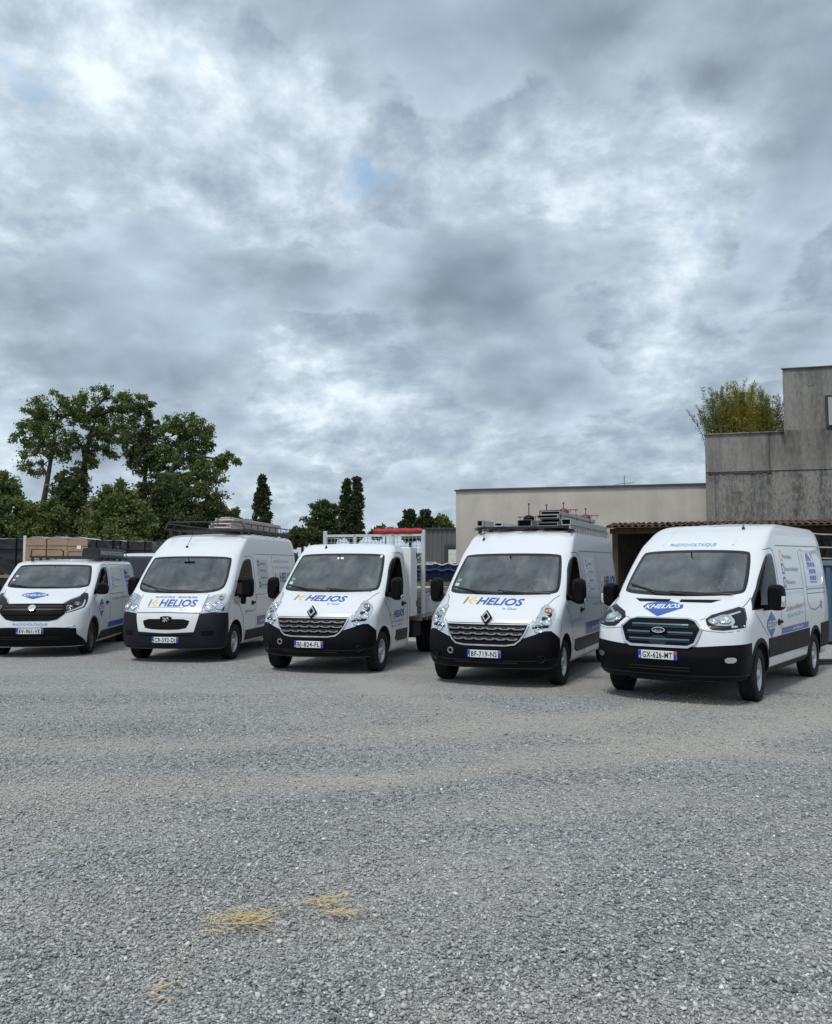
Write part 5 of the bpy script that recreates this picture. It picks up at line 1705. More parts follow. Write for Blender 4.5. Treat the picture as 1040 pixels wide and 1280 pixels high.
def build_master():
    v = van_root('mas', 'white van carrying long aluminium sections and red-topped poles on its roof')
    sh, body = build_shell('mas', ROWS_MASTER, 4.70, [(1, 0, .42), (-1, 0, .42), (1, 3.68, .42), (-1, 3.68, .42)], .42, v)
    underbody(v, -.5, 4.4, axles=(0, 3.68))
    wheels(v, .345, .225, .215, [(.905, 0, 0), (-.905, 0, 0), (.905, 3.68, 0), (-.905, 3.68, 0)], 9, 'cover', SILVER)
    master_face(v, sh, 'mas', 'BF-719-NS')
    aerial(v, sh, -.62, 1.02, .30, .05)
    both(lambda pr: patch('side_moulding', sh, [(.60, .50), (.62, .64), (3.24, .64), (3.24, .44), (.75, .44)], pr, DKGREY, v, .016, .3, .1, .03))
    both(lambda pr: patch('side_moulding', sh, [(4.12, .46), (4.12, .66), (4.52, .66), (4.52, .46)], pr, DKGREY, v, .016, .3, .1, .03))
    both(lambda pr: door_lines(sh, v, [[(.02, 1.24), (.28, 1.05), (.46, .78), (.46, .34)], [(1.38, .30), (1.40, 1.45), (1.36, 1.98), (1.22, 2.03), (.85, 2.02)], [(1.40, 1.30), (2.78, 1.28)], [(2.78, .42), (2.80, 2.06)],
        [(1.45, 2.06), (4.50, 2.08)], [(2.95, 1.32), (4.45, 1.32)], [(2.95, 1.18), (4.45, 1.18)]], pr))
    both(lambda pr: strip('side_crease', sh, [(1.44, 1.285), (2.76, 1.27)], pr, .03, PAINT, v, .010))
    handle(sh, v, 1.06, 1.09)
    patch('logo_panel', sh, [(1.78, 1.33), (2.50, 1.33), (2.50, 1.95), (1.78, 1.95)], 'side', PALEV, v, .0022, .2, .2, .003)
    for z, m, t in ((1.80, BLUE, 'Installation'), (1.66, ORANGE, 'Thermique'), (1.51, YELLOW, 'Solaire'), (1.36, BLUE, 'Entretien')):
        icon(sh, v, 'side', 1.84, z, .11, m, t, .38, GREYV)
    letter(sh, 'INSTALLATEUR', 'side', 3.02, 1.86, 4.20, 1.86, .075, PALEV, v, .01)
    letter(sh, 'PHOTOVOLTAÏQUE', 'side', 3.02, 1.70, 4.28, 1.70, .075, PALEV, v, .01)
    k_logo(sh, v, 'side', 2.95, 1.42, 4.45, 1.42, .20)
    letter(sh, '1 rue de Biagery 31', 'side', 2.0, 1.12, 3.5, 1.14, .06, GREYV, v)
    letter(sh, '05 63 34 33 12', 'side', 3.0, .98, 4.2, 1.0, .06, GREYV, v)
    patch('logo_band', sh, [(1.46, .66), (3.20, .66), (3.20, .86), (1.46, .86)], 'side', BLUE, v, .0025, .3, .1, .003)
    letter(sh, 'www.khelios.com', 'side', 1.9, .72, 3.05, .72, .075, WHITEV, v, .008)
    letter(sh, '@khelios31', 'side', .42, .915, 1.15, .925, .05, LBLUE, v)
    return v, sh

def build_tipper():
    v = van_root('mch', 'white tipper truck with a tool cabinet and mesh headboard behind its cab', 'truck', 'tipper_truck')
    sh, body = build_shell('mch', ROWS_CAB, 1.64, [(1, 0, .42), (-1, 0, .42)], .42, v)
    wheels(v, .345, .225, .205, [(.905, 0, 0), (-.905, 0, 0)], 10, 'slim', SILVER)
    wheels(v, .345, .20, .205, [(.94, 3.68, 0), (-.94, 3.68, 0), (.72, 3.68, 0), (-.72, 3.68, 0)], 8, 'steel', STEEL)
    master_face(v, sh, 'mch', 'BJ-824-FL')
    aerial(v, sh, -.40, .86, .06, .0)
    both(lambda pr: patch('side_moulding', sh, [(.66, .50), (.70, .66), (1.36, .66), (1.36, .46), (.78, .46)], pr, DKGREY, v, .016, .3, .1, .03))
    both(lambda pr: door_lines(sh, v, [[(.02, 1.24), (.28, 1.05), (.46, .78), (.46, .34)], [(1.40, .30), (1.42, 1.45), (1.38, 2.0), (1.22, 2.06), (.85, 2.05)]], pr))
    handle(sh, v, 1.06, 1.12)
    k_logo(sh, v, 'side', .36, .88, 1.18, .90, .12)
    letter(sh, 'INSTALLATEUR', 'side', .46, .80, 1.06, .80, .03, GREYV, v)
    letter(sh, '05 63 34 33', 'side', .42, .72, 1.05, .725, .035, GREYV, v)
    patch('windscreen_label', sh, [(-.06, 1.93), (.06, 1.93), (.06, 1.965), (-.06, 1.965)], 'front', WHITEV, v, .008, .2, .2, .003)
    patch('windscreen_label', sh, [(.74, 1.96), (.78, 1.96), (.78, 2.0), (.74, 2.0)], 'front', WHITEV, v, .008, .2, .2, .003)
    # chassis, tool cabinet, bed
    bm = bmesh.new()
    for s in (1, -1):
        add_box(bm, (s * .42, 3.1, .60), (.09, 4.2, .20))
    for y in (1.9, 2.7, 3.7, 4.9): add_box(bm, (0, y, .60), (.8, .08, .14))
    add_tube(bm, [(-.9, 3.68, .345), (.9, 3.68, .345)], .06, 8)
    add_box(bm, (0, 2.2, .52), (1.3, 1.1, .30))
    add_box(bm, (.70, 2.62, .55), (.35, .55, .32), bevel=.03)
    link_bm('chassis', bm, ARCH, v)
    underbody(v, -.5, 1.6, axles=(0,))
    CABW = mat('cabinet_white', (.74, .75, .76), .4, var=.08)
    bm = bmesh.new(); add_box(bm, (-.04, 1.945, 1.51), (2.08, .47, 1.33), bevel=.012, seg=2)
    c = link_bm('tool_cabinet', bm, CABW, v)
    for z in (2.02, 1.08):
        bm = bmesh.new(); add_box(bm, (1.004, 2.13, z), (.02, .05, .11), bevel=.004); link_bm('hinge', bm, DKGREY, c)
    bm = bmesh.new(); add_box(bm, (1.003, 1.90, 1.51), (.012, .36, 1.23), bevel=.004); link_bm('cabinet_door', bm, CABW, c)
    BEDW = mat('bed_paint', (.52, .53, .53), .5, var=.18, vscale=5)
    bm = bmesh.new()
    add_box(bm, (0, 3.82, .83), (2.14, 2.9, .07))
    for y in np.linspace(2.5, 5.1, 7): add_box(bm, (0, y, .755), (2.0, .06, .08))
    link_bm('bed_floor', bm, STEEL, v)
    for s in (1, -1):
        bm = bmesh.new(); add_box(bm, (s * 1.075, 3.88, 1.075), (.028, 2.74, .40), bevel=.006)
        add_box(bm, (s * 1.092, 3.88, 1.262), (.016, 2.74, .03)); add_box(bm, (s * 1.092, 3.88, .90), (.016, 2.74, .03))
        for y in (2.6, 3.3, 4.0, 4.7): add_box(bm, (s * 1.092, y, 1.08), (.016, .05, .33))
        link_bm('drop_side', bm, BEDW, v)
    bm = bmesh.new(); add_box(bm, (0, 5.27, 1.075), (2.14, .03, .40), bevel=.006); link_bm('tail_board', bm, BEDW, v)
    for s in (1, -1):
        bm = bmesh.new(); add_box(bm, (s * 1.06, 2.42, 1.70), (.075, .06, 1.68), bevel=.006); link_bm('bed_post', bm, BEDW, v)
    bm = bmesh.new(); add_box(bm, (-.40, 2.42, 1.7), (.05, .05, 1.5)); add_box(bm, (.42, 2.42, 1.7), (.05, .05, 1.5)); link_bm('bed_post', bm, BEDW, v)
    bm = bmesh.new(); add_box(bm, (0, 2.42, 2.44), (2.05, .05, .05)); link_bm('headboard_rail', bm, BEDW, v)
    bm = bmesh.new()
    for x in np.arange(-1.0, 1.01, .08): add_box(bm, (x, 2.40, 1.72), (.008, .008, 1.42))
    for z in np.arange(1.02, 2.42, .08): add_box(bm, (0, 2.405, z), (2.05, .008, .008))
    link_bm('headboard_mesh', bm, STEEL, v)
    return v, sh

# ---- boxy van with a big charcoal bumper
def build_boxer():
    v = van_root('box', 'high-roofed white van with a deep charcoal bumper and ladders on a black roof rack')
    sh, body = build_shell('box', ROWS_BOXER, 4.46, [(1, 0, .415), (-1, 0, .415), (1, 3.45, .415), (-1, 3.45, .415)], .415, v)
    underbody(v, -.6, 4.2, axles=(0, 3.45))
    wheels(v, .345, .225, .200, [(.905, 0, 0), (-.905, 0, 0), (.905, 3.45, 0), (-.905, 3.45, 0)], 12, 'cover', SILVER)
    BUMP = mat('bumper_grey', (.014, .0155, .021), .6, spec=.2, var=.2)
    patch('bumper', sh, [(-46.8, .275), (-46.6, .68), (-46, .92), (-34, .945), (-24, .915), (-20.3, .58), (0, .555), (20.3, .58), (24, .915), (34, .945), (46, .92), (46.6, .68), (46.8, .275)], 'cyl', BUMP, v, .012, 2.5, .05, .03)
    patch('grille_surround', sh, [(-24, .915), (0, .925), (24, .915), (20.3, .585), (0, .56), (-20.3, .585)], 'cyl', PAINT, v, .018, 2.5, .05, .02)
    gl = smooth_poly([(-17.6, .815), (0, .82), (17.6, .815), (16.5, .70), (13.5, .635), (0, .62), (-13.5, .635), (-16.5, .70)], 1)
    g = patch('grille', sh, gl, 'cyl', INK, v, .022, 2, .05, .01)
    for z in (.66, .70, .74, .78):
        strip('grille_slat', sh, [(-15.5, z), (15.5, z)], 'cyl', .008, DKGREY, g, .027)
    patch('lower_intake', sh, smooth_poly([(-20, .535), (20, .535), (20, .505), (-20, .505)], 1), 'cyl', INK, v, .0145, 3, .05, .004)
    strip('bumper_crease', sh, [(-46, .355), (-20, .34), (20, .34), (46, .355)], 'cyl', .016, DKGREY, v, .016)
    for s in (1, -1):
        patch('bumper_recess', sh, [(s * a, z) for a, z in [(25, .60), (33, .61), (33, .52), (25.5, .51)]], 'cyl', INK, v, .0145, 2, .05, .004)
        strip('bumper_crease', sh, [(s * 20.5, .47), (s * 34, .49), (s * 46.5, .53)], 'cyl', .012, DKGREY, v, .016)
        hl = [(s * a, z) for a, z in [(24.8, .925), (26.5, 1.02), (29, 1.13), (31.5, 1.215), (37, 1.255), (46, 1.285), (47, 1.20), (46, 1.10), (44.0, .965), (34, .955)]]
        b = patch('headlight', sh, hl, 'cyl', HLBACK, v, .003, 2, .04, .01)
        bowl(sh, 'cyl', s * 30.5, 1.03, .082, HLBACK, b, .004)
        bowl(sh, 'cyl', s * 38.0, 1.06, .088, HLBACK, b, .004)
        bowl(sh, 'cyl', s * 41.5, 1.20, .050, AMBER if s > 0 else HLBACK, b, .004)
        patch('lamp_bezel', sh, [(s * a, z) for a, z in [(33.8, .97), (35, .97), (35.5, 1.20), (34.3, 1.20)]], 'cyl', STEEL, b, .006, 2, .05, .004)
        patch('lamp_lens', sh, hl, 'cyl', LENS, b, .028, 2, .04, .024)
        strip('panel_gap', sh, [(s * 24.2, .925), (s * 25.8, 1.02), (s * 28.3, 1.13), (s * 31, 1.225), (s * 33, 1.27)], 'cyl', .010, GAP, v, .002)
        strip('panel_gap', sh, [(s * 46.5, .93), (s * 49, 1.1), (s * 50, 1.26)], 'cyl', .008, GAP, v, .002)
    strip('panel_gap', sh, [(-24, .925), (0, .935), (24, .925)], 'cyl', .010, GAP, v, .0205)
    # shield badge with a rearing animal in chrome
    sd = smooth_poly([(-4.4, .865), (4.4, .865), (4.2, .80), (2.6, .755), (0, .735), (-2.6, .755), (-4.2, .80)], 1)
    bd = patch('badge', sh, sd, 'cyl', INK, v, .034, 2, .05, .018)
    for st in ([(-2.0, .77), (-1.2, .80), (0, .815), (1.0, .835), (2.2, .845)], [(0, .815), (-1.6, .835), (-2.6, .83)], [(.2, .81), (.6, .785), (1.6, .775)], [(1.0, .83), (2.0, .815), (2.6, .80)], [(-1.2, .80), (-.4, .775), (-.9, .76)]):
        strip('badge_figure', sh, st, 'cyl', .014, CHROME, bd, .039)
    plate(sh, v, .435, 'CR-592-DJ')
    k_logo(sh, v, 'front', -.44, 1.055, .51, 1.05, .12)
    letter(sh, 'PHOTOVOLTAÏQUE', 'front', -.36, 1.20, .03, 1.20, .032, GREYV, v, .006)
    letter(sh, 'RENOUVELABLE', 'front', .10, 1.20, .47, 1.20, .032, GREYV, v, .006)
    strip('logo_line', sh, [(-.44, 1.035), (.30, 1.03)], 'front', .008, GREYV, v)
    dash_paper(v, (-.02, -.10, 1.315), 'white paper lying on the dashboard of the high-roofed van')
    wiper(v, sh, [(-.10, 1.31), (-.45, 1.36), (-.84, 1.47)])
    wiper(v, sh, [(.62, 1.30), (.25, 1.315), (-.30, 1.33)])
    l, n = sh.hit('front', -.22, 2.20)
    bm = bmesh.new()
    add_tube(bm, [l, l + n * .03], [.03, .02], 8); add_tube(bm, [l + n * .02, l + n * .03 + Vector((.10, .15, .30))], .005, 5)
    link_bm('aerial', bm, BLKMET, v)
    for s in (1, -1):
        mm = mirror(v, s, (1.20, .16, 1.40), (.22, .15, .40), 1.22, 1.0, two=True)
        bm = bmesh.new(); add_box(bm, (s * 1.10, .20, 1.15), (.10, .12, .18), bevel=.04, seg=2); link_bm('mirror_foot', bm, BLACK, mm)
    both(lambda pr: patch('side_moulding', sh, [(.56, .33), (.58, .52), (3.0, .54), (3.0, .33)], pr, BUMP, v, .016, .3, .1, .03))
    both(lambda pr: patch('side_moulding', sh, [(3.90, .36), (3.90, .56), (4.32, .56), (4.32, .36)], pr, BUMP, v, .016, .3, .1, .03))
    both(lambda pr: door_lines(sh, v, [[(-.14, 1.18), (.20, 1.02), (.42, .80), (.50, .30)], [(1.18, .28), (1.20, 1.45), (1.17, 1.98), (1.05, 2.03), (.60, 2.0)], [(1.20, 1.22), (2.45, 1.22)], [(2.45, .33), (2.47, 2.06)],
        [(1.25, 2.07), (4.3, 2.09)], [(2.5, .82), (4.3, .82)]], pr))
    both(lambda pr: strip('side_crease', sh, [(1.24, 1.17), (2.42, 1.17)], pr, .03, PAINT, v, .010))
    both(lambda pr: strip('side_crease', sh, [(.55, .84), (2.42, .84)], pr, .03, PAINT, v, .010))
    handle(sh, v, .92, 1.06)
    patch('logo_panel', sh, [(1.40, 1.33), (2.14, 1.33), (2.14, 1.96), (1.40, 1.96)], 'side', PALEV, v, .0022, .2, .2, .003)
    for z, m, t in ((1.82, INK, 'Installation'), (1.67, ORANGE, 'Thermique'), (1.52, YELLOW, 'Solaire'), (1.37, INK, 'Entretien')):
        icon(sh, v, 'side', 1.46, z, .11, m, t, .42, GREYV)
    letter(sh, 'INSTALLATION', 'side', 2.62, 1.90, 3.70, 1.90, .06, PALEV, v, .01)
    letter(sh, 'PHOTOVOLTAÏQUE', 'side', 2.62, 1.76, 3.80, 1.76, .06, PALEV, v, .01)
    k_logo(sh, v, 'side', 2.58, 1.46, 4.05, 1.46, .21)
    letter(sh, '1 rue de Biagery 31', 'side', 2.05, 1.05, 3.4, 1.05, .065, GREYV, v)
    letter(sh, '@khelios31', 'side', .52, .88, 1.12, .885, .05, GREYV, v)
    patch('logo_band', sh, [(1.26, .58), (2.90, .58), (2.90, .77), (1.26, .77)], 'side', BLUE, v, .0025, .3, .1, .003)
    letter(sh, 'www.khelios.com', 'side', 1.45, .635, 2.70, .635, .08, WHITEV, v, .008)
    return v, sh

# ---- low van at the left end
def build_talento():
    v = van_root('tal', 'low white van with plain black grille and roof rack at the left end')
    sh, body = build_shell('tal', ROWS_TALENTO, 4.06, [(1, 0, .40), (-1, 0, .40), (1, 3.1, .40), (-1, 3.1, .40)], .40, v)
    underbody(v, -.6, 3.8, w=1.4, axles=(0, 3.1))
    wheels(v, .335, .22, .205, [(.845, 0, 0), (-.845, 0, 0), (.845, 3.1, 0), (-.845, 3.1, 0)], 10, 'steel', mat('dark_wheel', (.10, .10, .105), .5, .4))
    patch('bumper', sh, [(-45.5, .22), (-40, .34), (-33, .46), (-32.5, .575), (-17, .60), (0, .595), (17, .60), (32.5, .575), (33, .46), (40, .34), (45.5, .22)], 'cyl', BLACK, v, .008, 2.5, .05, .03)
    patch('lower_intake', sh, smooth_poly([(-26, .46), (26, .46), (22, .33), (-22, .33)], 1), 'cyl', INK, v, .0105, 3, .05, .004)
    for z in (.37, .41): strip('intake_slat', sh, [(-22, z), (22, z)], 'cyl', .012, DKGREY, v, .018)
    gr = [(-26, 1.045), (0, 1.05), (26, 1.045), (24.5, .86), (19, .755), (13, .725), (-13, .725), (-19, .755), (-24.5, .86)]
    g = patch('grille', sh, gr, 'cyl', INK, v, .012, 2, .05, .02)
    for z, a in ((.985, 24), (.935, 23.5)):
        patch('grille_slat', sh, [(-a, z + .018), (a, z + .018), (a, z - .014), (-a, z - .014)], 'cyl', DKGREY, g, .028, 4, .1, .014)
    patch('grille_slat', sh, [(-23.5, .875), (23.5, .875), (22, .845), (-22, .845)], 'cyl', BLACK, g, .028, 4, .1, .014)
    bm = bmesh.new(); add_lathe(bm, [(-.01, .078), (.012, .074), (.014, .062), (.010, .060)], 28, 'Z')
    bd = link_bm('badge', put_bm(bm, frame_on(sh, 'front', 0, .955, .045)), CHROME, v, 40)
    bm = disc_bm(.060, .012, 28); link_bm('badge_field', put_bm(bm, frame_on(sh, 'front', 0, .955, .050)), mat('badge_grey', (.20, .20, .21), .3, .6), bd)
    l, n = sh.hit('front', 0, .955)
    bm = bmesh.new()
    for x in (-.028, -.010, .010, .028): add_box(bm, (x, 0, .008), (.007, .055, .008))
    link_bm('badge_figure', put_bm(bm, frame_on(sh, 'front', 0, .955, .050)), CHROME, bd)
    for s in (1, -1):
        hl = [(s * a, z) for a, z in [(23.5, 1.045), (32, 1.13), (44, 1.20), (52, 1.265), (54, 1.25), (46.5, 1.09), (40.5, .975), (30, .90), (25.2, .87)]]
        b = patch('headlight', sh, hl, 'cyl', HLDARK, v, .003, 2, .04, .01)
        bowl(sh, 'cyl', s * 28.5, .975, .066, HLBACK, b, .005)
        bowl(sh, 'cyl', s * 36.0, 1.045, .060, HLBACK, b, .005)
        patch('lamp_bar', sh, [(s * a, z) for a, z in [(25.8, .885), (30, .915), (39.8, .99), (43.0, 1.06), (45.5, 1.12), (44.4, 1.12), (41.5, 1.06), (38.6, 1.005), (30, .935), (26, .905)]], 'cyl', HLBACK, b, .010, 2, .05, .008)
        patch('lamp_lens', sh, hl, 'cyl', LENS, b, .026, 2, .04, .022)
        patch('day_light', sh, [(s * a, z) for a, z in [(25, .595), (32, .615), (32, .64), (26, .62)]], 'cyl', HLBACK, v, .006, 2, .05, .006)
        strip('panel_gap', sh, [(s * 23.5, 1.055), (s * 32, 1.14), (s * 44, 1.21), (s * 52, 1.275), (s * 58, 1.34)], 'cyl', .009, GAP, v, .002)
        strip('panel_gap', sh, [(s * 46.5, 1.08), (s * 47, .9), (s * 46.5, .74)], 'cyl', .007, GAP, v, .002)
    strip('panel_gap', sh, [(-23.5, 1.058), (0, 1.062), (23.5, 1.058)], 'cyl', .009, GAP, v, .002)
    plate(sh, v, .53, 'EV-961-VE')
    letter(sh, 'PHOTOVOLTAIQUE', 'front', -.34, .635, .32, .635, .050, LBLUE, v, .012)
    diamond(sh, v, 'front', -.12, 1.215, .54, .062, .075, 'KHELIOS', .01)
    wiper(v, sh, [(.05, 1.36), (-.35, 1.37), (-.76, 1.42)])
    wiper(v, sh, [(.68, 1.365), (.30, 1.365), (-.10, 1.38)])
    for x, z, s_, m in ((-.70, 1.60, .04, PALEV), (-.73, 1.52, .035, PALEV)):
        patch('windscreen_sticker', sh, [(x - s_ * .6, z - s_ * .5), (x + s_ * .6, z - s_ * .5), (x + s_ * .6, z + s_ * .5), (x - s_ * .6, z + s_ * .5)], 'front', m, v, .008, .1, .1, .003)
    dash_paper(v, (.08, .22, 1.362), 'white folded paper lying on the dashboard of the low van')
    for s in (1, -1):
        mm = mirror(v, s, (1.10, .13, 1.34), (.24, .16, .24), 1.27, .94)
    both(lambda pr: patch('side_cladding', sh, [(.41, .26), (.60, .40), (.75, .43), (2.66, .43), (2.66, .26)], pr, BLACK, v, .012, .3, .1, .02))
    both(lambda pr: patch('side_cladding', sh, [(3.52, .30), (3.52, .46), (3.92, .46), (3.92, .30)], pr, BLACK, v, .012, .3, .1, .02))
    arch_trim(sh, 0, .425, .03, v, GAP); arch_trim(sh, 3.1, .425, .03, v, GAP)
    both(lambda pr: door_lines(sh, v, [[(-.06, 1.20), (.18, 1.03), (.40, .80), (.44, .42)], [(1.36, .28), (1.38, 1.35), (1.36, 1.80), (1.2, 1.86), (.9, 1.85)], [(1.38, 1.20), (2.55, 1.20)], [(2.55, .45), (2.57, 1.86)], [(1.45, 1.86), (3.85, 1.86)]], pr))
    for pr in ('side', 'pside'):
        q = [(1.50, 1.74), (1.55, 1.78), (3.62, 1.78), (3.74, 1.74), (3.80, 1.64), (3.83, 1.36), (3.78, 1.28), (3.66, 1.25), (1.60, 1.22), (1.53, 1.26), (1.50, 1.34)]
        strip('pressing_edge', sh, q + [q[0]], pr, .03, PAINT, v, .008)
    handle(sh, v, 1.0, 1.02)
    diamond(sh, v, 'side', .62, .93, .44, .20, .21, 'HELIOS')
    icon(sh, v, 'side', 1.62, 1.62, .12, YELLOW, 'Solaire', .40, PALEV)
    icon(sh, v, 'side', 1.62, 1.46, .12, GREYV, 'Recharge', .60, GREYV)
    icon(sh, v, 'side', 1.62, 1.30, .12, GREYV, 'Service', .42, GREYV)
    house_logo(sh, v, 'side', 2.95, 1.28, .50, .48)
    letter(sh, 'ZI allée de Biagery 31', 'side', 1.55, 1.05, 3.3, 1.08, .06, GREYV, v)
    letter(sh, '05 63 34 33 12', 'side', 2.2, .93, 3.3, .94, .05, PALEV, v)
    patch('logo_band', sh, [(1.2, .455), (2.64, .46), (2.64, .585), (1.2, .58)], 'side', BLUE, v, .0025, .3, .1, .003)
    strip('printed_cable', sh, [(1.7, .86), (2.3, .80), (2.9, .88), (3.4, .90)], 'side', .014, PALEV, v)
    return v, sh

TRA = build_transit()
MAS, MAS_SH = build_master()
MCH, MCH_SH = build_tipper()
BOX, BOX_SH = build_boxer()
TAL, TAL_SH = build_talento()
build_dark_van()

# ------------------------------------------------------------------ trees
def tree(name, label, D, base_px, trunk, blobs, leafmat, cat='tree', group=None, leaf=.24, dens=1.0, seed=1, limbs=True, trunk_r=.28, clump=.85):
    """trunk: list of (px, py) from the ground up; blobs: (px, py, rx, ry) crown masses in photo pixels at distance D"""
    rr = random.Random(seed); r = np.random.default_rng(seed)
    s = D / F_
    b = at(base_px, 700, D); b.z = 0
    e = empty(name, b, 0, label, cat, group)
    T = [Vector((0, 0, 0))] + [at(x, y, D) - b for x, y in trunk]
    bm = bmesh.new()
    n = len(T)
    add_tube(bm, T, [trunk_r * (1 - .75 * i / (n - 1)) for i in range(n)], 8)
    pts = []
    for (px, py, rx, ry) in blobs:
        c = at(px, py, D) - b
        R3 = np.array([rx * s, rx * s * .8, ry * s])
        c.y += rr.uniform(-.35, .35) * R3[1]
        # a limb runs from the trunk into the mass and forks
        if limbs:
            k = min(range(n), key=lambda i: (T[i] - c).length + max(0, T[i].z - c.z) * 2)
            k = max(k, 1)
            start = T[k]
            mid = start.lerp(c, .55) + Vector((rr.gauss(0, .2), rr.gauss(0, .2), rr.uniform(0, .4)))
            add_tube(bm, [start, mid, c], [trunk_r * .42, trunk_r * .28, trunk_r * .15], 6)
            for j in range(5):
                dv = Vector((rr.gauss(0, 1), rr.gauss(0, 1), rr.gauss(.3, .8))).normalized()
                tip = c + Vector((dv.x * R3[0], dv.y * R3[1], dv.z * R3[2])) * .85
                m2 = mid.lerp(c, rr.random())
                add_tube(bm, [m2, m2.lerp(tip, .5) + Vector((0, 0, rr.uniform(0, .3))), tip], [trunk_r * .16, trunk_r * .10, trunk_r * .03], 5, cap=False)
        vol = R3.prod() ** (1 / 3)
        nc = int(10 + 30 * vol * dens)
        for j in range(nc):
            d = r.normal(size=3); d /= np.linalg.norm(d)
            q = np.array(c) + d * R3 * (r.random() ** .36) * 1.18
            cr = clump * r.uniform(.35, .8) * max(.4, min(1, vol / 2.0))
            m = int(74 * (.24 / leaf) ** 1.5 * r.uniform(.4, 1.2))
            g = r.normal(size=(m, 3)) * np.array([.55, .55, .40]) * cr
            pts.append(q + g)
    link_bm('trunk', bm, BARK, e, 60)
    P = np.concatenate(pts)
    link('crown', leaf_mesh('crown', P, leaf, .62, droop=.3, seed=seed), leafmat, e)
    return e

L_OAK = leaf_mat('leaf_mid', (0.070, 0.109, 0.029), (0.185, 0.246, 0.070))
L_DARK = leaf_mat('leaf_dark', (0.037, 0.062, 0.022), (0.103, 0.137, 0.047))
L_OLIVE = leaf_mat('leaf_olive', (0.077, 0.107, 0.033), (0.188, 0.236, 0.073))
L_POP = leaf_mat('leaf_poplar', (0.029, 0.049, 0.021), (0.079, 0.108, 0.040))
TG = 'tall trees behind the stored pallets'
tree('tall_tree', 'tall airy tree with a bare leaning trunk at the left of the tree group', 60, 52, [(50, 665), (54, 630), (60, 596), (66, 560), (70, 530)],
     [(48, 520, 22, 18), (72, 512, 26, 20), (40, 545, 22, 20), (66, 545, 24, 22), (52, 575, 24, 20), (92, 505, 16, 14)], L_OAK, group=TG, seed=11, trunk_r=.30, dens=.42, leaf=.17)
tree('tall_tree', 'tallest tree of the group with sky showing between its spreading limbs', 62, 105, [(104, 660), (105, 610), (106, 575), (112, 545), (122, 520)],
     [(128, 500, 26, 13), (110, 520, 22, 20), (148, 515, 22, 20), (130, 535, 26, 18), (168, 508, 18, 17), (98, 555, 20, 20), (125, 562, 18, 18), (165, 545, 18, 22), (108, 585, 16, 18)], L_OAK, group=TG, seed=12, trunk_r=.34, dens=.38, leaf=.17)
tree('tall_tree', 'narrow tall tree with a dark fork between the two widest crowns', 61, 178, [(180, 660), (179, 620), (182, 590), (188, 560), (186, 530)],
     [(182, 520, 16, 16), (184, 548, 20, 20), (178, 575, 22, 18), (196, 575, 16, 18), (172, 560, 16, 20)], L_DARK, group=TG, seed=13, trunk_r=.27, dens=.5, leaf=.17)
tree('tall_tree', 'broad tree whose side branch reaches far out to the right', 60, 210, [(206, 660), (205, 625), (210, 600), (220, 575), (232, 550)],
     [(235, 528, 24, 15), (212, 545, 18, 20), (254, 545, 16, 20), (232, 556, 26, 20), (225, 582, 26, 18), (258, 590, 24, 13), (284, 576, 15, 9), (240, 606, 28, 16), (215, 610, 20, 18)], L_OAK, group=TG, seed=14, trunk_r=.34, dens=.6, leaf=.17)
BG = 'bushes and small trees behind the stored pallets'
bushes = [('rounded green tree at the far left edge', 52, 8, [(4, 615, 18, 20), (18, 640, 22, 24), (-12, 640, 24, 30), (10, 668, 30, 22), (34, 665, 18, 18)], L_OLIVE),
 ('low shaggy bush left of the bare trunk', 54, 48, [(40, 655, 24, 18), (62, 650, 20, 24), (50, 675, 34, 16)], L_OLIVE),
 ('dark round bush under the tallest tree', 57, 90, [(88, 612, 20, 20), (92, 640, 26, 26), (80, 662, 26, 20), (108, 668, 30, 20)], L_DARK),
 ('pale olive bush in the middle of the undergrowth', 53, 148, [(146, 624, 20, 22), (130, 650, 26, 24), (165, 650, 24, 24), (148, 672, 34, 18)], L_OLIVE),
 ('blackish bush right of the pale olive bush', 57, 205, [(198, 618, 22, 26), (195, 648, 28, 26), (225, 652, 28, 22), (205, 675, 36, 18)], L_DARK),
 ('wide dark bush at the right foot of the tall trees', 58, 255, [(250, 632, 30, 22), (275, 645, 20, 14), (240, 655, 30, 20), (262, 668, 34, 16)], L_DARK),
 ('small green bush just left of the slender poplar', 62, 297, [(290, 655, 14, 10), (302, 660, 12, 9)], L_OAK)]
for i, (lab, D, bx_, bl, m) in enumerate(bushes):
    tree('bush', lab, D, bx_, [(bx_, 668), (bl[0][0], bl[0][1])], bl, m, 'bush', BG, leaf=.19, dens=1.8, seed=30 + i, trunk_r=.14, limbs=False, clump=.85)
PG = 'slender poplars on the horizon'
tree('poplar_tree', 'smaller slender poplar beyond the high-roofed van', 85, 328, [(328, 670), (328, 640), (328, 612)],
     [(328, 601, 3, 6), (327, 609, 5, 6), (330, 616, 6, 7), (325, 622, 6, 7), (331, 629, 7, 7), (326, 636, 8, 8), (330, 644, 9, 8), (325, 652, 9, 8), (331, 660, 9, 9)], L_POP, group=PG, seed=51, leaf=.22, dens=1.5, trunk_r=.25, limbs=False, clump=.6)
tree('poplar_tree', 'larger poplar with a split top beyond the tipper truck', 85, 440, [(440, 680), (440, 650), (440, 612)],
     [(434, 604, 3, 6), (446, 602, 3, 6), (433, 613, 4, 8), (447, 612, 5, 8), (432, 624, 6, 9), (446, 624, 6, 9), (431, 636, 8, 9), (445, 636, 8, 9), (438, 646, 13, 9), (432, 656, 10, 9), (446, 658, 9, 9), (440, 668, 13, 9)], L_POP, group=PG, seed=52, leaf=.22, dens=1.5, trunk_r=.3, limbs=False, clump=.6)
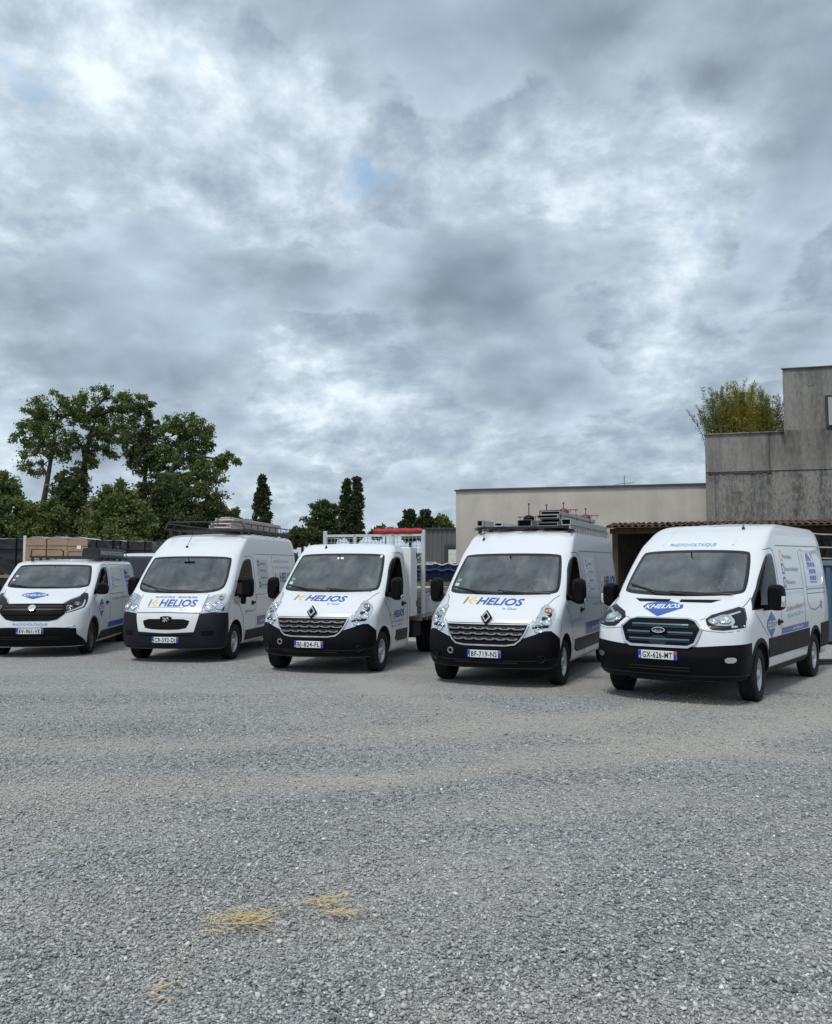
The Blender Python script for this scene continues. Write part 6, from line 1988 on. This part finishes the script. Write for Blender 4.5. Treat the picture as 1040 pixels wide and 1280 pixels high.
tree('round_tree', 'dark round tree left of the larger poplar', 82, 406, [(405, 680), (404, 660), (404, 645)],
     [(404, 637, 15, 11), (398, 652, 15, 13), (414, 652, 11, 14), (404, 668, 18, 10)], L_DARK, seed=53, leaf=.24, dens=1.4, trunk_r=.25, limbs=False, clump=.9)
tree('round_tree', 'low spreading tree between the high-roofed van and the round tree', 80, 380, [(378, 685), (378, 668)],
     [(378, 668, 14, 9), (368, 675, 12, 8), (390, 672, 12, 9)], L_DARK, seed=54, leaf=.30, dens=1.4, trunk_r=.2, limbs=False, clump=.8)
tree('round_tree', 'tiny rounded tree far off just right of the larger poplar', 120, 482, [(482, 690), (482, 668)],
     [(476, 663, 9, 5), (490, 665, 10, 4), (470, 668, 8, 4)], L_DARK, seed=55, leaf=.4, dens=.8, trunk_r=.2, limbs=False, clump=.8)
NG = 'pines beside the grey warehouse'
L_PINE = leaf_mat('leaf_pine', (0.027, 0.048, 0.021), (0.078, 0.108, 0.042))
for i, (px, lab) in enumerate(((513, 'left one of the two small pines beside the grey warehouse'), (533, 'right one of the two small pines, overlapping the warehouse corner'))):
    tree('pine_tree', lab, 62, px, [(px, 690), (px, 665), (px, 645)], [(px, 645, 5, 6), (px + 4, 653, 7, 4), (px - 5, 655, 6, 4), (px - 8, 661, 6, 3), (px + 7, 661, 6, 4), (px, 664, 9, 4), (px + 2, 671, 10, 4)],
         L_PINE, group=NG, seed=60 + i, leaf=.26, dens=.8, trunk_r=.14, limbs=True, clump=.5)
tree('round_tree', 'small airy tree rising behind the roof of the grey warehouse', 78, 551, [(551, 690), (551, 665), (552, 655)],
     [(545, 655, 6, 4), (554, 651, 7, 5), (560, 657, 5, 4)], L_OAK, seed=66, leaf=.3, dens=.5, trunk_r=.16, clump=.6)
# far hedge that closes the horizon
hr = np.random.default_rng(99)
n_ = 26000
hx = hr.uniform(-150, 60, n_)
top = 2.6 + 1.3 * np.sin(hx * .21) + .9 * np.sin(hx * .57 + 1) + hr.normal(size=n_) * .3
P_ = np.stack([hx, 135 + hr.uniform(-2, 2, n_), np.maximum(.1, top * hr.random(n_) ** .7)], 1)
tag(link('distant_hedge', leaf_mesh('distant_hedge', P_, .75, .7, seed=98), L_DARK), kind='stuff')

# ------------------------------------------------------------------ roof loads
def local_obj(key, name, bm, m, label=None, cat=None, group=None, smooth=None):
    o = link_bm(name, bm, m, None, smooth)
    o.matrix_world = VANS[key].matrix_basis
    tag(o, label, cat, group)
    return o
def local_empty(key, name, label, cat, group=None):
    e = empty(name, (0, 0, 0), 0, label, cat, group)
    e.location = VANS[key].location; e.rotation_euler = VANS[key].rotation_euler
    return e

def rack_part(parent, bars, rails, m, feet):
    r_ = None
    bm = bmesh.new()
    for b_ in bars: add_tube(bm, *b_)
    return bm

# second van from the right: galvanised rack, long aluminium sections, poles with red tops
def build_master_roof():
    rk = bpy.data.objects.new('roof_rack', None); COL.objects.link(rk); rk.parent = MAS
    for y in (1.35, 2.0, 2.65, 3.3, 3.95, 4.4):
        bm = bmesh.new(); add_box(bm, (0, y, 2.475), (1.72, .045, .035), bevel=.004)
        for x in (-.80, .80): add_box(bm, (x, y, 2.425), (.05, .06, .10), bevel=.006)
        link_bm('cross_bar', bm, BLKMET, rk)
    for x in (-.85, .85):
        bm = bmesh.new(); add_box(bm, (x, 2.85, 2.455), (.035, 3.4, .05), bevel=.004); link_bm('side_rail', bm, STEEL, rk)
    # small spacer blocks under the outer section
    for i, y in enumerate(np.arange(1.5, 4.5, .22)):
        bm = bmesh.new(); add_box(bm, (.865, y, 2.405), (.05, .07, .06), bevel=.004); link_bm('rack_foot', bm, ALU, rk)
    G = 'aluminium sections on the roof of the second van from the right'
    def beam(x, z, w, h, y0, y1, label, m=ALU, cap=None):
        e = local_empty('mas', 'aluminium_section', label, 'aluminium section', G)
        bm = bmesh.new()
        # open C-section: web, two flanges and lips
        t = .008
        add_box(bm, (x, (y0 + y1) / 2, z + h - t / 2), (w, y1 - y0, t)); add_box(bm, (x, (y0 + y1) / 2, z + t / 2), (w, y1 - y0, t))
        for s in (-1, 1): add_box(bm, (x + s * (w / 2 - t / 2), (y0 + y1) / 2, z + h / 2), (t, y1 - y0, h - 2 * t - .001))
        link_bm('profile', bm, m, e)
        bm = bmesh.new(); add_box(bm, (x, y0 + .10, z + h / 2), (w - 2 * t - .002, .02, h - 2 * t - .002)); link_bm('end_stop', bm, BLACK, e)
        return e
    beam(-.74, 2.50, .10, .10, 1.15, 4.4, 'single aluminium section on the passenger side edge of the roof')
    beam(-.42, 2.495, .14, .06, 1.20, 4.3, 'flat whitish aluminium section next to the passenger side', mat('white_alu', (.66, .66, .65), .4, .2))
    beam(-.05, 2.50, .26, .12, 1.55, 4.4, 'low aluminium section left of the tall bundle', ALU)
    for k in range(4):
        beam(.40 + (-.02, .015, -.01, .02)[k], 2.50 + k * .066, .36 - .02 * (k % 2), .058, 1.50 + (.0, .07, -.05, .04)[k], 4.45 + .05 * k, ['lowest section of the tall aluminium bundle', 'second section from the bottom of the tall aluminium bundle', 'third section from the bottom of the tall aluminium bundle', 'topmost section of the tall aluminium bundle'][k], mat('dull_alu', (.40, .40, .39), .6, .1, var=.4, vscale=5))
    beam(.76, 2.50, .16, .10, 1.25, 4.55, 'bright aluminium section on the driver side edge of the roof', mat('bright_alu', (.58, .59, .58), .35, .4))
    RED = mat('red_plastic', (.16, .016, .016), .5)
    spots = [(.02, 1.60, 2.62, .26, 'dark', 'pole with a dark domed base at the front left of the roof load'), (.30, 1.75, 2.765, .10, 'none', 'short thin pole beside the red dome on top of the bundle'),
             (.50, 2.2, 2.765, .16, 'red', 'pole with a red domed base on top of the bundle near the front'), (.52, 4.0, 2.765, .17, 'red', 'pole with a red domed base on top of the bundle near the rear')]
    for x, y, z, h, kind, lab in spots:
        e = local_empty('mas', 'anchor_pole', lab, 'anchor pole', 'red-tipped poles on the roof load')
        bm = bmesh.new(); add_tube(bm, [(x, y, z), (x, y, z + h)], .008, 6); link_bm('rod', bm, BLKMET, e)
        bm = bmesh.new(); add_lathe(bm, [(0, .016), (.014, .019), (.030, .014), (.035, .001)], 12, 'Z'); bmesh.ops.transform(bm, matrix=Matrix.Translation((x, y, z + h)), verts=bm.verts[:]); link_bm('tip', bm, RED, e, 50)
        if kind != 'none':
            bm = bmesh.new(); add_lathe(bm, [(.0, .10), (.025, .097), (.055, .078), (.075, .045), (.082, .001)], 18, 'Z'); bmesh.ops.transform(bm, matrix=Matrix.Translation((x, y, z)), verts=bm.verts[:])
            link_bm('dome', bm, RED if kind == 'red' else BLACK, e, 50)
            bm = bmesh.new()
            for dx in (-.16, -.08, .12, .22): add_tube(bm, [(x + dx, y, z), (x + dx, y, z + .05)], .006, 5)
            add_tube(bm, [(x - .2, y, z + .05), (x + .26, y, z + .05)], .008, 5); link_bm('clamp', bm, BLKMET, e)
    # tie-down strap over the bundle
    bm = bmesh.new()
    for y in (1.62, 2.9, 4.1):
        P = [(.215, y, 2.50), (.212, y, 2.77), (.585, y, 2.77), (.59, y, 2.50)]
        for a, b_ in zip(P, P[1:]): add_tube(bm, [a, b_], .010, 5)
    o = local_obj('mas', 'tie_down', bm, BLKMET, 'black tie-down straps holding the tall aluminium bundle', 'strap')
build_master_roof()

def ladder_mesh_bm(w, L, n):
    rails, rungs = [], []
    for s in (-1, 1):
        bm = bmesh.new(); add_box(bm, (s * w / 2, L / 2, 0), (.028, L, .075), bevel=.005); rails.append(bm)
    for k in range(n):
        bm = bmesh.new(); add_tube(bm, [(-w / 2, (k + .5) * L / n, 0), (w / 2, (k + .5) * L / n, 0)], .016, 6); rungs.append(bm)
    return rails, rungs

def build_boxer_roof():
    rk = bpy.data.objects.new('roof_rack', None); COL.objects.link(rk); rk.parent = BOX
    z = 2.565
    for x in (-.86, .86):
        bm = bmesh.new(); add_tube(bm, [(x, .85, z + .02), (x, 4.25, z + .02)], .02, 6); link_bm('side_rail', bm, BLKMET, rk)
        bm = bmesh.new(); add_tube(bm, [(x, .85, z + .02), (x, .95, z + .14), (x, 4.1, z + .14), (x, 4.28, z + .02)], .014, 6)
        for y in np.arange(1.3, 4.2, .42): add_tube(bm, [(x, y, z + .02), (x, y, z + .14)], .010, 5)
        link_bm('guard_rail', bm, BLKMET, rk)
    bm = bmesh.new(); add_tube(bm, [(-.86, .90, z + .02), (-.80, .85, z + .17), (.80, .85, z + .17), (.86, .90, z + .02)], .014, 6); link_bm('front_hoop', bm, BLKMET, rk)
    for y in np.arange(.95, 4.3, .47):
        bm = bmesh.new(); add_box(bm, (0, y, z), (1.72, .05, .035), bevel=.004)
        for x in (-.78, .78): add_box(bm, (x, y, z - .05), (.05, .07, .10), bevel=.006)
        link_bm('cross_bar', bm, BLKMET, rk)
    G = 'ladders on the roof rack of the high-roofed van'
    LM = mat('ladder_alu', (.48, .42, .41), .5, .25, var=.25, vscale=6)
    for k, (x, w, zz, lab) in enumerate(((.30, .46, 2.63, 'bottom ladder of the pile on the black rack'), (.30, .42, 2.71, 'middle ladder of the pile on the black rack'), (.36, .38, 2.79, 'top ladder of the pile on the black rack'))):
        e = local_empty('box', 'ladder', lab, 'ladder', G)
        rails, rungs = ladder_mesh_bm(w, 3.3, 12)
        for bm in rails:
            bmesh.ops.transform(bm, matrix=Matrix.Translation((x, .95 + .05 * k, zz)), verts=bm.verts[:]); link_bm('rail', bm, LM, e)
        for bm in rungs:
            bmesh.ops.transform(bm, matrix=Matrix.Translation((x, .95 + .05 * k, zz)), verts=bm.verts[:]); link_bm('rung', bm, LM, e)
    e = local_empty('box', 'ladder_bundle', 'pinkish grey folded scaffold boards lying beside the ladders on the black rack', 'scaffold boards')
    for x, zz in ((.30, 2.835), (.42, 2.70), (.16, 2.76)):
        bm = bmesh.new(); add_box(bm, (x, 2.75, zz), (.22, 3.0, .045), bevel=.008); link_bm('board', bm, LM, e)
build_boxer_roof()

def build_talento_roof():
    rk = bpy.data.objects.new('roof_rack', None); COL.objects.link(rk); rk.parent = TAL
    z = 2.025
    for x in (-.66, .78):
        bm = bmesh.new(); add_tube(bm, [(x, .95, z), (x, 3.9, z)], .022, 6); link_bm('side_rail', bm, BLKMET, rk)
    for y in np.arange(1.0, 3.9, .55):
        bm = bmesh.new(); add_box(bm, (.06, y, z), (1.46, .05, .04), bevel=.004)
        for x in (-.62, .74): add_box(bm, (x, y, z - .05), (.05, .07, .09), bevel=.006)
        link_bm('cross_bar', bm, BLKMET, rk)
    for pts in ([(-.66, 1.0, z), (-.64, 1.0, z + .17), (-.02, 1.0, z + .16), (.03, 1.0, z + .12), (.03, 1.0, z)], [(.40, 1.15, z), (.41, 1.15, z + .16), (.80, 1.15, z + .17)], [(-.66, 3.7, z), (-.64, 3.7, z + .17), (.76, 3.7, z + .17), (.78, 3.7, z)]):
        bm = bmesh.new(); add_tube(bm, pts, .018, 6); link_bm('hoop', bm, BLKMET, rk)
    e = local_empty('tal', 'roof_tray', 'dark tray with pale lettering on the driver side of the low van roof rack', 'tray')
    bm = bmesh.new(); add_box(bm, (.79, 2.15, z + .10), (.04, 2.3, .19), bevel=.008); add_box(bm, (.62, 2.15, z + .03), (.30, 2.3, .02)); link_bm('side_panel', bm, mat('tray_dark', (.03, .03, .04), .5), e)
    bm = bmesh.new(); add_box(bm, (.62, 1.0, z + .10), (.34, .03, .19), bevel=.006); link_bm('end_panel', bm, BLKMET, e)
    v, f = text_mesh('KHELIOS PHOTOVOLTAÏQUE', .02)
    w = max(q[0] for q in v)
    me = bpy.data.meshes.new('lettering'); me.from_pydata([(.8125, 1.1 + 2.1 * q[0] / w, z + .055 + q[1] * .12) for q in v], [], f); link('lettering', me, PALEV, e)
    e = local_empty('tal', 'aluminium_tube', 'short pale tube lying on the roof rack of the low van', 'tube')
    bm = bmesh.new(); add_tube(bm, [(.55, 1.25, z + .07), (.55, 3.2, z + .07)], .045, 10); link_bm('barrel', bm, ALU, e)
build_talento_roof()

# red folded parasol tube on the headboard of the tipper truck, load in its bed
e = local_empty('mch', 'red_tube', 'thick red sleeve lying across the top of the tipper truck headboard', 'red sleeve')
bm = bmesh.new()
P = [(.02 + 1.02 * i / 12, 2.42, 2.52 + .008 * math.sin(i * 1.9)) for i in range(13)]
add_tube(bm, P, [.05, .058] + [.06 + .004 * math.sin(i * 2.2) for i in range(9)] + [.058, .05], 12)
link_bm('sleeve', bm, mat('red_cloth', (.33, .018, .02), .6, var=.35, vscale=12), e, 50)
timber_stack('board_stack', MCH.matrix_basis @ Vector((.1, 3.9, .87)), MCH.rotation_euler.z, 5, 6, 2.4, .28, .10, mat('beige_board', (.40, .35, .29), .8), 'beige boards loaded in the bed of the tipper truck', None, 'board stack')
